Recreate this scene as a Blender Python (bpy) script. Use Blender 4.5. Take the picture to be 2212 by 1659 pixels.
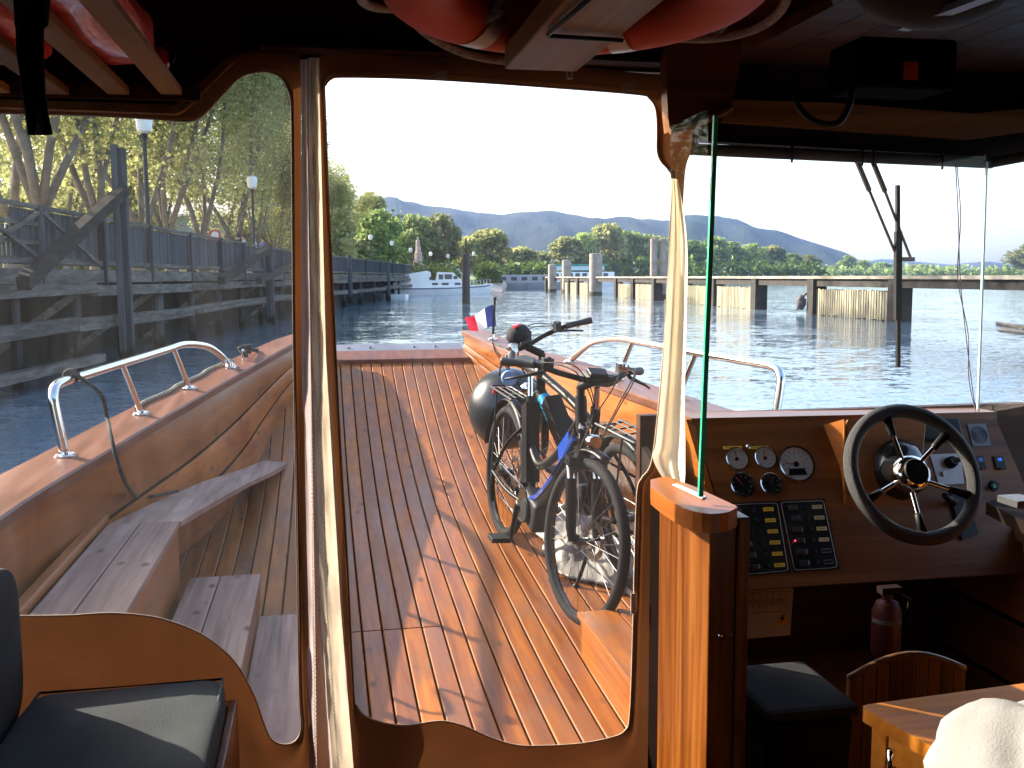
import bpy, bmesh, math, random
from mathutils import Vector, Matrix, noise
from mathutils.geometry import tessellate_polygon
rad = math.radians
sc = bpy.context.scene
for o in list(bpy.data.objects): bpy.data.objects.remove(o)
COL = sc.collection
# ------------------------------------------------------------------ camera
EYE = Vector((0, 0, 1.85))          # water is z = 0
FPX = 2150.0                        # focal length for a picture 2212 wide
PITCH = math.atan(232 / FPX); ROLL = rad(-0.3)
cd = bpy.data.cameras.new("camera"); cam = bpy.data.objects.new("camera", cd); COL.objects.link(cam)
cd.sensor_width = 36; cd.lens = 36 * FPX / 2212; cd.clip_start = .05; cd.clip_end = 9000
CM = Matrix.Rotation(rad(90) - PITCH, 3, 'X') @ Matrix.Rotation(ROLL, 3, 'Z')
cam.matrix_world = Matrix.Translation(EYE) @ CM.to_4x4()
sc.camera = cam
# ------------------------------------------------------------------ light
YAW = rad(10.7)                     # the ferry heads this much left of the view
A = Vector((-math.sin(YAW), math.cos(YAW), 0)); Rr = Vector((math.cos(YAW), math.sin(YAW), 0))
SUN_EL = rad(26)
sh = (-.75 * Rr + .66 * A).normalized()
TOSUN = (sh * math.cos(SUN_EL) + Vector((0, 0, math.sin(SUN_EL)))).normalized()
w = bpy.data.worlds.new("World"); sc.world = w; w.use_nodes = True
nt = w.node_tree; bg = nt.nodes['Background']
sk = nt.nodes.new('ShaderNodeTexSky'); sk.sky_type = 'NISHITA'; sk.sun_disc = False
sk.sun_elevation = SUN_EL; sk.sun_rotation = math.atan2(sh.x, sh.y)
sk.air_density = 1.0; sk.dust_density = 2.2; sk.ozone_density = .7
nt.links.new(sk.outputs[0], bg.inputs[0]); bg.inputs[1].default_value = .15
sd = bpy.data.lights.new("sun", 'SUN'); so = bpy.data.objects.new("sun", sd); COL.objects.link(so)
sd.energy = 4.0; sd.angle = rad(.5); sd.color = (1, .91, .77)
so.rotation_euler = TOSUN.to_track_quat('Z', 'Y').to_euler(); so.location = (0, 0, 30)
vs = sc.view_settings; vs.view_transform = 'Standard'; vs.look = 'None'; vs.gamma = 1; vs.exposure = 1.9
vs.use_curve_mapping = False

# ------------------------------------------------------------------ pixel / frame helpers (2212 x 1659 picture)
def ray(x, y): return CM @ Vector(((x - 1106) / FPX, -(y - 829.5) / FPX, -1))
def PD(x, y, d): return EYE + ray(x, y) * d
def PZ(x, y, z):
    r = ray(x, y); return EYE + r * ((z - EYE.z) / r.z)
def PPL(x, y, p0, n):
    r = ray(x, y); return EYE + r * ((p0 - EYE).dot(n) / r.dot(n))
def L(t, s, z): return Vector((Rr.x * t + A.x * s, Rr.y * t + A.y * s, z))
def toL(p): return Vector((p.x * Rr.x + p.y * Rr.y, p.x * A.x + p.y * A.y, p.z))
def PS(x, y, s): return PPL(x, y, L(0, s, 0), A)
def PT(x, y, t): return PPL(x, y, L(t, 0, 0), Rr)
QD = Vector((-.0767, .997, 0)); QR = Vector((.997, .0767, 0))     # quay directions
def Q(l, k, z): return QR * l + QD * k + Vector((0, 0, z))
def QK(x, l):                                                     # k where the column of pixel x meets the line at offset l
    r = ray(x, 597); u = r.dot(QR); v = r.dot(QD); return l * v / u

# ------------------------------------------------------------------ materials
MATS = {}
def newmat(name):
    m = bpy.data.materials.new(name); m.use_nodes = True; n = m.node_tree
    for x in list(n.nodes): n.nodes.remove(x)
    return m, n
def nd(n, t, **k):
    x = n.nodes.new(t)
    for a, b in k.items():
        if a.startswith('i_'):
            key = a[2:].replace('_', ' ')
            x.inputs[int(key) if key.isdigit() else key].default_value = b
        else: setattr(x, a, b)
    return x
def ln(n, a, ao, b, bi): n.links.new(a.outputs[ao], b.inputs[bi])
def ramp(n, pts):
    r = n.nodes.new('ShaderNodeValToRGB'); e = r.color_ramp.elements
    while len(e) < len(pts): e.new(.5)
    for i, (p, c) in enumerate(pts): e[i].position = p; e[i].color = (*c, 1)
    return r
def mul(c, k): return tuple(min(1, max(0, v * k)) for v in c)
def plain(name, col, rough=.5, metal=0, spec=.5, var=.15, scale=8, bump=.0, bscale=60, coat=0, detail=4):
    if name in MATS: return MATS[name]
    m, n = newmat(name)
    o = nd(n, 'ShaderNodeOutputMaterial'); p = nd(n, 'ShaderNodeBsdfPrincipled', i_Roughness=rough, i_Metallic=metal)
    p.inputs['Specular IOR Level'].default_value = spec; p.inputs['Coat Weight'].default_value = coat
    tc = nd(n, 'ShaderNodeTexCoord'); nz = nd(n, 'ShaderNodeTexNoise', i_Scale=scale, i_Detail=detail)
    ln(n, tc, 'Object', nz, 'Vector')
    r = ramp(n, [(.3, mul(col, 1 - var)), (.7, mul(col, 1 + var))]); ln(n, nz, 0, r, 0); ln(n, r, 0, p, 'Base Color')
    if bump:
        n2 = nd(n, 'ShaderNodeTexNoise', i_Scale=bscale, i_Detail=3); ln(n, tc, 'Object', n2, 'Vector')
        b = nd(n, 'ShaderNodeBump', i_Strength=bump, i_Distance=.01); ln(n, n2, 0, b, 'Height'); ln(n, b, 0, p, 'Normal')
    ln(n, p, 0, o, 0); MATS[name] = m; return m
def wood(name, dark, mid, light, axis='s', rough=.35, coat=.3, grain=1.0, knots=True, bump=.25, yaw=True, wear=None, spec=.18, tide=None):
    if name in MATS: return MATS[name]
    m, n = newmat(name)
    o = nd(n, 'ShaderNodeOutputMaterial'); p = nd(n, 'ShaderNodeBsdfPrincipled', i_Roughness=rough)
    p.inputs['Coat Weight'].default_value = coat; p.inputs['Coat Roughness'].default_value = .25
    p.inputs['Specular IOR Level'].default_value = spec
    tc = nd(n, 'ShaderNodeTexCoord')
    at = nd(n, 'ShaderNodeAttribute', attribute_name='rnd')
    rot = nd(n, 'ShaderNodeMapping'); rot.inputs['Rotation'].default_value = (0, 0, -YAW if yaw else 0)
    ln(n, tc, 'Object', rot, 'Vector')
    off = nd(n, 'ShaderNodeVectorMath', operation='SCALE'); off.inputs['Scale'].default_value = 13.7
    ln(n, at, 'Color', off, 0)
    ad = nd(n, 'ShaderNodeVectorMath', operation='ADD'); ln(n, rot, 0, ad, 0); ln(n, off, 0, ad, 1)
    big, sm = 26 * grain, 1.3 * grain
    S = {'s': (big, sm, big), 't': (sm, big, big), 'z': (big, big, sm)}[axis]
    mp = nd(n, 'ShaderNodeMapping'); mp.inputs['Scale'].default_value = S; ln(n, ad, 0, mp, 'Vector')
    n1 = nd(n, 'ShaderNodeTexNoise', i_Scale=1, i_Detail=6, i_Roughness=.6, i_Distortion=.6); ln(n, mp, 0, n1, 'Vector')
    mp2 = nd(n, 'ShaderNodeMapping'); mp2.inputs['Scale'].default_value = tuple(v * .28 for v in S); ln(n, ad, 0, mp2, 'Vector')
    n2 = nd(n, 'ShaderNodeTexNoise', i_Scale=1, i_Detail=3, i_Distortion=1.5); ln(n, mp2, 0, n2, 'Vector')
    mx = nd(n, 'ShaderNodeMix', data_type='FLOAT'); mx.inputs[0].default_value = .5
    ln(n, n1, 0, mx, 2); ln(n, n2, 0, mx, 3)
    r = ramp(n, [(.34, dark), (.52, mid), (.68, light)]); ln(n, mx, 0, r, 0)
    hs = nd(n, 'ShaderNodeHueSaturation')
    mr = nd(n, 'ShaderNodeMapRange'); mr.inputs[3].default_value = .72; mr.inputs[4].default_value = 1.2
    ln(n, at, 'Fac', mr, 0); ln(n, mr, 0, hs, 'Value'); ln(n, r, 0, hs, 'Color')
    last = hs
    if knots:
        mk = nd(n, 'ShaderNodeMapping'); k = 5.5
        mk.inputs['Scale'].default_value = {'s': (k * 2, k, k * 2), 't': (k, k * 2, k * 2), 'z': (k * 2, k * 2, k)}[axis]
        ln(n, ad, 0, mk, 'Vector')
        vo = nd(n, 'ShaderNodeTexVoronoi', i_Scale=1.0); ln(n, mk, 0, vo, 'Vector')
        kr = ramp(n, [(.07, (1, 1, 1)), (.22, (0, 0, 0))]); ln(n, vo, 'Distance', kr, 0)
        m1 = nd(n, 'ShaderNodeMix', data_type='RGBA'); m1.inputs[7].default_value = (*mul(dark, .35), 1)
        km = nd(n, 'ShaderNodeMath', operation='MULTIPLY'); km.inputs[1].default_value = .8; ln(n, kr, 0, km, 0)
        gt = nd(n, 'ShaderNodeMath', operation='GREATER_THAN'); gt.inputs[1].default_value = .58; sc_ = nd(n, 'ShaderNodeSeparateColor'); ln(n, vo, 'Color', sc_, 0); ln(n, sc_, 0, gt, 0)
        k2 = nd(n, 'ShaderNodeMath', operation='MULTIPLY'); ln(n, km, 0, k2, 0); ln(n, gt, 0, k2, 1); km = k2
        ln(n, km, 0, m1, 0); ln(n, last, 0, m1, 6); last = m1
        lo = 2
    if wear:
        nw = nd(n, 'ShaderNodeTexNoise', i_Scale=2.2, i_Detail=7, i_Roughness=.65); ln(n, ad, 0, nw, 'Vector')
        wr = ramp(n, [(.48, (0, 0, 0)), (.66, (.8, .8, .8))]); ln(n, nw, 0, wr, 0)
        m2 = nd(n, 'ShaderNodeMix', data_type='RGBA'); m2.inputs[7].default_value = (*wear, 1)
        ln(n, wr, 0, m2, 0); n.links.new(last.outputs[2 if last.type == 'MIX' else 0], m2.inputs[6]); last = m2
    if tide:
        sx = nd(n, 'ShaderNodeSeparateXYZ'); ln(n, tc, 'Object', sx, 0); nz_ = nd(n, 'ShaderNodeTexNoise', i_Scale=3, i_Detail=5); ln(n, tc, 'Object', nz_, 'Vector')
        sm_ = nd(n, 'ShaderNodeMath', operation='MULTIPLY_ADD'); sm_.inputs[1].default_value = -.7; ln(n, nz_, 0, sm_, 0); ln(n, sx, 2, sm_, 2)
        tr = nd(n, 'ShaderNodeMapRange'); tr.inputs[1].default_value = -.05; tr.inputs[2].default_value = .3; tr.inputs[3].default_value = 1; tr.inputs[4].default_value = 0; ln(n, sm_, 0, tr, 0)
        m3 = nd(n, 'ShaderNodeMix', data_type='RGBA'); m3.inputs[7].default_value = (*tide, 1); ln(n, tr, 0, m3, 0); n.links.new(last.outputs[2 if last.type == 'MIX' else 0], m3.inputs[6]); last = m3
    n.links.new(last.outputs[2 if last.type == 'MIX' else 0], p.inputs['Base Color'])
    rr = ramp(n, [(.3, (rough * .75,) * 3), (.75, (min(1, rough * 1.35),) * 3)]); ln(n, n2, 0, rr, 0); ln(n, rr, 0, p, 'Roughness')
    if bump:
        b = nd(n, 'ShaderNodeBump', i_Strength=bump, i_Distance=.004); ln(n, mx, 0, b, 'Height'); ln(n, b, 0, p, 'Normal')
    ln(n, p, 0, o, 0); MATS[name] = m; return m
def emis(name, col, s):
    m, n = newmat(name); o = nd(n, 'ShaderNodeOutputMaterial'); e = nd(n, 'ShaderNodeEmission', i_Color=(*col, 1), i_Strength=s)
    ln(n, e, 0, o, 0); return m
def cloth(name, col, trans=.35, rough=.8, bump=.3, scale=900, weave=True, var=.12):
    m, n = newmat(name); o = nd(n, 'ShaderNodeOutputMaterial')
    p = nd(n, 'ShaderNodeBsdfPrincipled', i_Roughness=rough); p.inputs['Specular IOR Level'].default_value = .3
    t = nd(n, 'ShaderNodeBsdfTranslucent'); mx = nd(n, 'ShaderNodeMixShader'); mx.inputs[0].default_value = trans
    tc = nd(n, 'ShaderNodeTexCoord'); nz = nd(n, 'ShaderNodeTexNoise', i_Scale=7, i_Detail=6); ln(n, tc, 'Object', nz, 'Vector')
    r = ramp(n, [(.3, mul(col, 1 - var)), (.7, mul(col, 1 + var))]); ln(n, nz, 0, r, 0)
    ln(n, r, 0, p, 'Base Color'); ln(n, r, 0, t, 'Color')
    n2 = nd(n, 'ShaderNodeTexNoise', i_Scale=scale, i_Detail=2); ln(n, tc, 'Object', n2, 'Vector')
    b = nd(n, 'ShaderNodeBump', i_Strength=bump, i_Distance=.003); ln(n, n2, 0, b, 'Height'); ln(n, b, 0, p, 'Normal')
    ln(n, p, 0, mx, 1); ln(n, t, 0, mx, 2); ln(n, mx, 0, o, 0); return m
def film(name, tint=(1, 1, 1), veil=.05, gloss=.06, rough=.08, streak=True, bump=.4, bs=3.0):
    """clear plastic or glass: lets light straight through, a thin dusty veil and a weak reflection"""
    m, n = newmat(name); o = nd(n, 'ShaderNodeOutputMaterial')
    tr = nd(n, 'ShaderNodeBsdfTransparent', i_Color=(*tint, 1))
    df = nd(n, 'ShaderNodeBsdfDiffuse', i_Color=(.75, .72, .68, 1)); tl = nd(n, 'ShaderNodeBsdfTranslucent', i_Color=(.8, .77, .75, 1))
    dm = nd(n, 'ShaderNodeMixShader'); dm.inputs[0].default_value = .6; ln(n, df, 0, dm, 1); ln(n, tl, 0, dm, 2)
    gl = nd(n, 'ShaderNodeBsdfGlossy', i_Roughness=rough)
    tc = nd(n, 'ShaderNodeTexCoord')
    b = nd(n, 'ShaderNodeBump', i_Strength=bump, i_Distance=.02); n3 = nd(n, 'ShaderNodeTexNoise', i_Scale=bs, i_Detail=1); ln(n, tc, 'Object', n3, 'Vector')
    ln(n, n3, 0, b, 'Height'); ln(n, b, 0, gl, 'Normal')
    m1 = nd(n, 'ShaderNodeMixShader'); m1.inputs[0].default_value = veil
    if streak:
        mp = nd(n, 'ShaderNodeMapping'); mp.inputs['Scale'].default_value = (9, 9, 1.2); mp.inputs['Rotation'].default_value = (.2, .25, 0); ln(n, tc, 'Object', mp, 'Vector')
        nz = nd(n, 'ShaderNodeTexNoise', i_Scale=1, i_Detail=8, i_Roughness=.7, i_Distortion=.4); ln(n, mp, 0, nz, 'Vector')
        mr = nd(n, 'ShaderNodeMapRange'); mr.inputs[1].default_value = .35; mr.inputs[2].default_value = .75
        mr.inputs[3].default_value = veil * .5; mr.inputs[4].default_value = veil * 2.6
        ln(n, nz, 0, mr, 0); ln(n, mr, 0, m1, 0)
    ln(n, tr, 0, m1, 1); ln(n, dm, 0, m1, 2)
    m2 = nd(n, 'ShaderNodeMixShader'); fr = nd(n, 'ShaderNodeLayerWeight', i_Blend=.25)
    mr2 = nd(n, 'ShaderNodeMapRange'); mr2.inputs[3].default_value = gloss * .5; mr2.inputs[4].default_value = min(1, gloss * 6); ln(n, fr, 'Fresnel', mr2, 0)
    ln(n, mr2, 0, m2, 0); ln(n, m1, 0, m2, 1); ln(n, gl, 0, m2, 2); ln(n, m2, 0, o, 0); return m
def leafmat(name, c1, c2, trans=.45):
    m, n = newmat(name); o = nd(n, 'ShaderNodeOutputMaterial')
    at = nd(n, 'ShaderNodeAttribute', attribute_name='rnd'); r = ramp(n, [(0, c1), (1, c2)]); ln(n, at, 'Fac', r, 0)
    oi = nd(n, 'ShaderNodeObjectInfo'); hs = nd(n, 'ShaderNodeHueSaturation'); mr = nd(n, 'ShaderNodeMapRange'); mr.inputs[3].default_value = .8; mr.inputs[4].default_value = 1.2
    ln(n, oi, 'Random', mr, 0); ln(n, mr, 0, hs, 'Value'); ln(n, r, 0, hs, 'Color')
    d = nd(n, 'ShaderNodeBsdfPrincipled', i_Roughness=.6); d.inputs['Specular IOR Level'].default_value = .25
    t = nd(n, 'ShaderNodeBsdfTranslucent'); mx = nd(n, 'ShaderNodeMixShader'); mx.inputs[0].default_value = trans
    ln(n, hs, 0, d, 'Base Color'); ln(n, hs, 0, t, 'Color'); ln(n, d, 0, mx, 1); ln(n, t, 0, mx, 2); ln(n, mx, 0, o, 0); return m

# ------------------------------------------------------------------ mesh builder
def frame(d):
    d = d.normalized(); u = d.cross(Vector((0, 0, 1)))
    if u.length < 1e-3: u = Vector((1, 0, 0))
    u.normalize(); return u, u.cross(d).normalized() * -1
class MB:
    def __init__(s): s.v = []; s.f = []; s.r = []; s.cur = .5; s.m = []; s.mi = 0
    def rnd(s, x): s.cur = x; return s
    def mat(s, i): s.mi = i; return s
    def add(s, vs, fs):
        b = len(s.v); s.v += [Vector(p) for p in vs]
        for f in fs: s.f.append([b + i for i in f]); s.r.append(s.cur); s.m.append(s.mi)
    def hexa(s, p):      # 4 bottom ccw + 4 top
        s.add(p, [(3, 2, 1, 0), (4, 5, 6, 7), (0, 1, 5, 4), (1, 2, 6, 5), (2, 3, 7, 6), (3, 0, 4, 7)])
    def box(s, c, u, v, n):   # centre + three half vectors
        c, u, v, n = map(Vector, (c, u, v, n))
        if u.cross(v).dot(n) < 0: n = -n
        s.hexa([c - u - v - n, c + u - v - n, c + u + v - n, c - u + v - n, c - u - v + n, c + u - v + n, c + u + v + n, c - u + v + n])
    def wbox(s, x0, x1, y0, y1, z0, z1):
        s.box(((x0 + x1) / 2, (y0 + y1) / 2, (z0 + z1) / 2), ((x1 - x0) / 2, 0, 0), (0, (y1 - y0) / 2, 0), (0, 0, (z1 - z0) / 2))
    def lbox(s, t0, t1, s0, s1, z0, z1):   # box along the ferry's axes
        s.box(L((t0 + t1) / 2, (s0 + s1) / 2, (z0 + z1) / 2), Rr * abs(t1 - t0) / 2, A * abs(s1 - s0) / 2, (0, 0, abs(z1 - z0) / 2))
    def qbox(s, l0, l1, k0, k1, z0, z1):
        s.box(Q((l0 + l1) / 2, (k0 + k1) / 2, (z0 + z1) / 2), QR * abs(l1 - l0) / 2, QD * abs(k1 - k0) / 2, (0, 0, abs(z1 - z0) / 2))
    def beam(s, a, b, w, h, up=Vector((0, 0, 1))):
        a, b = Vector(a), Vector(b); d = b - a; u = d.cross(up).normalized(); v = u.cross(d).normalized()
        s.box((a + b) / 2, d / 2, u * w / 2, v * h / 2)
    def cyl(s, a, b, r0, r1=None, n=12, caps=True):
        a, b = Vector(a), Vector(b); r1 = r0 if r1 is None else r1; u, v = frame(b - a)
        vs = []
        for c, r in ((a, r0), (b, r1)):
            for i in range(n):
                q = 2 * math.pi * i / n; vs.append(c + u * math.cos(q) * r + v * math.sin(q) * r)
        fs = [(i, (i + 1) % n, n + (i + 1) % n, n + i) for i in range(n)]
        if caps: fs += [tuple(range(n - 1, -1, -1)), tuple(range(n, 2 * n))]
        s.add(vs, fs)
    def tube(s, pts, r, n=8, closed=False):
        pts = [Vector(p) for p in pts]; N = len(pts); vs = []; pu = None
        for i, p in enumerate(pts):
            a = pts[(i - 1) % N] if (i or closed) else p; b = pts[(i + 1) % N] if (i < N - 1 or closed) else p
            d = (b - a).normalized()
            if pu is None: u, v = frame(d)
            else:
                u = (pu - d * pu.dot(d)); u = u.normalized() if u.length > 1e-5 else frame(d)[0]; v = u.cross(d) * -1
            pu = u; rr = r[i] if isinstance(r, (list, tuple)) else r
            for j in range(n):
                q = 2 * math.pi * j / n; vs.append(p + u * math.cos(q) * rr + v * math.sin(q) * rr)
        M = N if closed else N - 1
        fs = [(i * n + j, i * n + (j + 1) % n, ((i + 1) % N) * n + (j + 1) % n, ((i + 1) % N) * n + j) for i in range(M) for j in range(n)]
        if not closed: fs += [tuple(range(n - 1, -1, -1)), tuple(range((N - 1) * n, N * n))]
        s.add(vs, fs)
    def lathe(s, c, ax, prof, n=24, a0=0, a1=2 * math.pi):   # prof: (radius, along)
        c, ax = Vector(c), Vector(ax).normalized(); u, v = frame(ax); full = abs(a1 - a0 - 2 * math.pi) < 1e-4
        m = n if full else n + 1; vs = []
        for r, h in prof:
            for i in range(m):
                q = a0 + (a1 - a0) * i / n; vs.append(c + ax * h + (u * math.cos(q) + v * math.sin(q)) * r)
        fs = []
        for k in range(len(prof) - 1):
            for i in range(n if not full else n):
                j = (i + 1) % m; fs.append((k * m + i, k * m + j, (k + 1) * m + j, (k + 1) * m + i))
        s.add(vs, fs)
    def ball(s, c, r, n=16, m=10, sq=(1, 1, 1), fn=None):
        c = Vector(c); vs = []
        for i in range(m + 1):
            th = math.pi * i / m
            for j in range(n):
                ph = 2 * math.pi * j / n; d = Vector((math.sin(th) * math.cos(ph) * sq[0], math.sin(th) * math.sin(ph) * sq[1], math.cos(th) * sq[2]))
                k = fn(d) if fn else 1; vs.append(c + d * r * k)
        s.add(vs, [(i * n + j, (i + 1) * n + j, (i + 1) * n + (j + 1) % n, i * n + (j + 1) % n) for i in range(m) for j in range(n)])
    def torus(s, c, ax, R, r, n=40, m=12, a0=0, a1=2 * math.pi, sqz=1.0):
        c, ax = Vector(c), Vector(ax).normalized(); u, v = frame(ax); full = abs(a1 - a0 - 2 * math.pi) < 1e-4
        N = n if full else n + 1; vs = []
        for i in range(N):
            q = a0 + (a1 - a0) * i / n; d = u * math.cos(q) + v * math.sin(q)
            for j in range(m):
                w_ = 2 * math.pi * j / m; vs.append(c + d * (R + r * math.cos(w_)) + ax * r * sqz * math.sin(w_))
        s.add(vs, [(i * m + j, ((i + 1) % N) * m + j, ((i + 1) % N) * m + (j + 1) % m, i * m + (j + 1) % m) for i in range(n) for j in range(m)])
    def prism(s, loop, off, holes=()):
        off = Vector(off); loops = [[Vector(p) for p in loop]] + [[Vector(p) for p in h] for h in holes]
        tri = tessellate_polygon(loops); flat = [p for l in loops for p in l]; n = len(flat)
        s.add(flat + [p + off for p in flat], [tuple(t) for t in tri] + [tuple(n + i for i in reversed(t)) for t in tri])
        b = 0
        for l in loops:
            k = len(l); s.add([p for p in l] + [p + off for p in l], [(i, (i + 1) % k, k + (i + 1) % k, k + i) for i in range(k)])
    def grid(s, rows, flip=False):
        m = len(rows[0]); vs = [p for r in rows for p in r]
        s.add(vs, [(i * m + j, i * m + j + 1, (i + 1) * m + j + 1, (i + 1) * m + j)[::-1 if flip else 1] for i in range(len(rows) - 1) for j in range(m - 1)])
    def build(s, name, mat, parent=None, smooth=False, xf=None, solid=0, bevel=0, wn=False, sub=0):
        me = bpy.data.meshes.new(name); org = parent.location if parent else Vector((0, 0, 0))
        if parent and parent.parent: org = parent.parent.location
        org = Vector(org)
        if parent is None:                       # give a single-mesh thing an origin at its base
            vv = [xf @ p for p in s.v] if xf else s.v
            org = Vector((sum(p.x for p in vv) / len(vv), sum(p.y for p in vv) / len(vv), min(p.z for p in vv)))
        if parent and parent.get('local'): org = Vector((0, 0, 0))
        me.from_pydata([(xf @ p if xf else p) - org for p in s.v], [], s.f)
        for m_ in (mat if isinstance(mat, (list, tuple)) else [mat]): me.materials.append(m_)
        if any(s.m): me.polygons.foreach_set('material_index', s.m)
        at = me.attributes.new('rnd', 'FLOAT', 'FACE'); at.data.foreach_set('value', s.r)
        if smooth: me.polygons.foreach_set('use_smooth', [True] * len(s.f))
        bm = bmesh.new(); bm.from_mesh(me); bmesh.ops.recalc_face_normals(bm, faces=bm.faces) if len(s.f) < 30000 and not sub == -1 else None
        bm.to_mesh(me); bm.free(); me.update()
        o = bpy.data.objects.new(name, me); COL.objects.link(o)
        if parent: o.parent = parent
        else: o.location = org
        if smooth == 'auto': me.polygons.foreach_set('use_smooth', [True] * len(s.f)); me.set_sharp_from_angle(angle=rad(38))
        if bevel:
            b = o.modifiers.new('bevel', 'BEVEL'); b.width = bevel; b.segments = 2; b.limit_method = 'ANGLE'; b.angle_limit = rad(40)
        if solid: q = o.modifiers.new('solid', 'SOLIDIFY'); q.thickness = solid; q.offset = 0
        if sub > 0: q = o.modifiers.new('sub', 'SUBSURF'); q.levels = q.render_levels = sub
        return o
def empty(name, loc, label, cat, group=None, local=False):
    o = bpy.data.objects.new(name, None); COL.objects.link(o); o.location = loc; o.empty_display_size = .2
    return tag(o, label, cat, group)
def tag(o, label=None, cat=None, group=None, kind=None):
    if label: o['label'] = label
    if cat: o['category'] = cat
    if group: o['group'] = group
    if kind: o['kind'] = kind
    return o
def struct(o, label, cat): return tag(o, label, cat, kind='structure')
def clone(root, loc, rz=0, scale=None, label=None):
    r = root.copy(); COL.objects.link(r); r.location = loc; r.rotation_euler = (0, 0, rz)
    if scale: r.scale = (scale,) * 3 if not isinstance(scale, tuple) else scale
    if label: r['label'] = label
    for ch in list(root.children):
        c = ch.copy(); COL.objects.link(c); c.parent = r
        for g in list(ch.children):
            d = g.copy(); COL.objects.link(d); d.parent = c
    return r
def smooth_pts(pts, n=8, closed=False):
    """Catmull-Rom through pts"""
    P = [Vector(p) for p in pts]; N = len(P); out = []
    rng = range(N) if closed else range(N - 1)
    for i in rng:
        p0 = P[(i - 1) % N] if (closed or i) else P[0] * 2 - P[1]; p1 = P[i]; p2 = P[(i + 1) % N]
        p3 = P[(i + 2) % N] if (closed or i + 2 < N) else P[-1] * 2 - P[-2]
        for j in range(n):
            t = j / n; out.append(.5 * ((2 * p1) + (p2 - p0) * t + (2 * p0 - 5 * p1 + 4 * p2 - p3) * t * t + (3 * p1 - p0 - 3 * p2 + p3) * t ** 3))
    if not closed: out.append(P[-1])
    return out
def interp(tab, x):
    if x <= tab[0][0]: return tab[0][1]
    for (a, b), (c, d) in zip(tab, tab[1:]):
        if x <= c: return b + (d - b) * (x - a) / (c - a)
    return tab[-1][1]
def sinterp(tab, x):      # smooth
    n = len(tab)
    if x <= tab[0][0]: return tab[0][1]
    if x >= tab[-1][0]: return tab[-1][1]
    for i in range(n - 1):
        if x <= tab[i + 1][0]:
            def m(k):
                a, b = max(0, k - 1), min(n - 1, k + 1); return (tab[b][1] - tab[a][1]) / (tab[b][0] - tab[a][0])
            h = tab[i + 1][0] - tab[i][0]; t = (x - tab[i][0]) / h
            return (2*t**3-3*t*t+1)*tab[i][1] + (t**3-2*t*t+t)*h*m(i) + (-2*t**3+3*t*t)*tab[i+1][1] + (t**3-t*t)*h*m(i+1)
def text_mb(txt, size):
    c = bpy.data.curves.new('txt', 'FONT'); c.body = txt; c.size = size; c.align_x = 'CENTER'; c.align_y = 'CENTER'
    o = bpy.data.objects.new('txt', c); COL.objects.link(o); me = o.to_mesh()
    vs = [v.co.copy() for v in me.vertices]; fs = [tuple(p.vertices) for p in me.polygons]; o.to_mesh_clear()
    bpy.data.objects.remove(o); bpy.data.curves.remove(c); return vs, fs
def put_text(mb, txt, size, c, u, v):
    vs, fs = text_mb(txt, size); mb.add([c + u * p.x + v * p.y for p in vs], fs)
# ================================================================== SETTING: water, banks, hills
def watermat():
    m, n = newmat('water'); o = nd(n, 'ShaderNodeOutputMaterial')
    p = nd(n, 'ShaderNodeBsdfPrincipled', i_Roughness=.06, i_IOR=1.33)
    p.inputs['Base Color'].default_value = (.18, .25, .30, 1)
    tc = nd(n, 'ShaderNodeTexCoord')
    mp = nd(n, 'ShaderNodeMapping'); mp.inputs['Rotation'].default_value = (0, 0, .35); mp.inputs['Scale'].default_value = (1.0, 2.0, 1); ln(n, tc, 'Object', mp, 'Vector')
    last = None
    for sc_, am, dt in ((.25, .07, 2), (2.4, .17, 3), (8, .17, 3)):
        nz = nd(n, 'ShaderNodeTexNoise', i_Scale=sc_, i_Detail=dt, i_Roughness=.6, i_Distortion=.3); ln(n, mp, 0, nz, 'Vector')
        sb = nd(n, 'ShaderNodeVectorMath', operation='SUBTRACT'); sb.inputs[1].default_value = (.5, .5, .5); ln(n, nz, 'Color', sb, 0)
        ml = nd(n, 'ShaderNodeVectorMath', operation='MULTIPLY'); ml.inputs[1].default_value = (am * .8, am * 1.5, 0); ln(n, sb, 0, ml, 0)
        if last: ad = nd(n, 'ShaderNodeVectorMath', operation='ADD'); ln(n, last, 0, ad, 0); ln(n, ml, 0, ad, 1); last = ad
        else: last = ml
    ad = nd(n, 'ShaderNodeVectorMath', operation='ADD'); ad.inputs[1].default_value = (0, 0, 1); ln(n, last, 0, ad, 0)
    nm = nd(n, 'ShaderNodeVectorMath', operation='NORMALIZE'); ln(n, ad, 0, nm, 0)
    ln(n, nm, 0, p, 'Normal'); ln(n, p, 0, o, 0); return m
mb = MB(); G = 2600
mb.add([(-G, -400, 0), (G, -400, 0), (G, G, 0), (-G, G, 0)], [(0, 1, 2, 3)])
struct(mb.build('water', watermat()), 'rippled blue grey river water', 'water')

M_soil = plain('soil', (.16, .13, .08), .9, var=.4, scale=.6, bump=.4, bscale=4)
M_grass = plain('grass', (.10, .16, .035), .9, var=.35, scale=.35, bump=.4, bscale=6)
M_path = plain('path', (.42, .35, .27), .9, var=.15, scale=.8, bump=.2, bscale=20)
M_conc = plain('concrete', (.16, .15, .13), .9, var=.45, scale=1.2, bump=.5, bscale=9)
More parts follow.
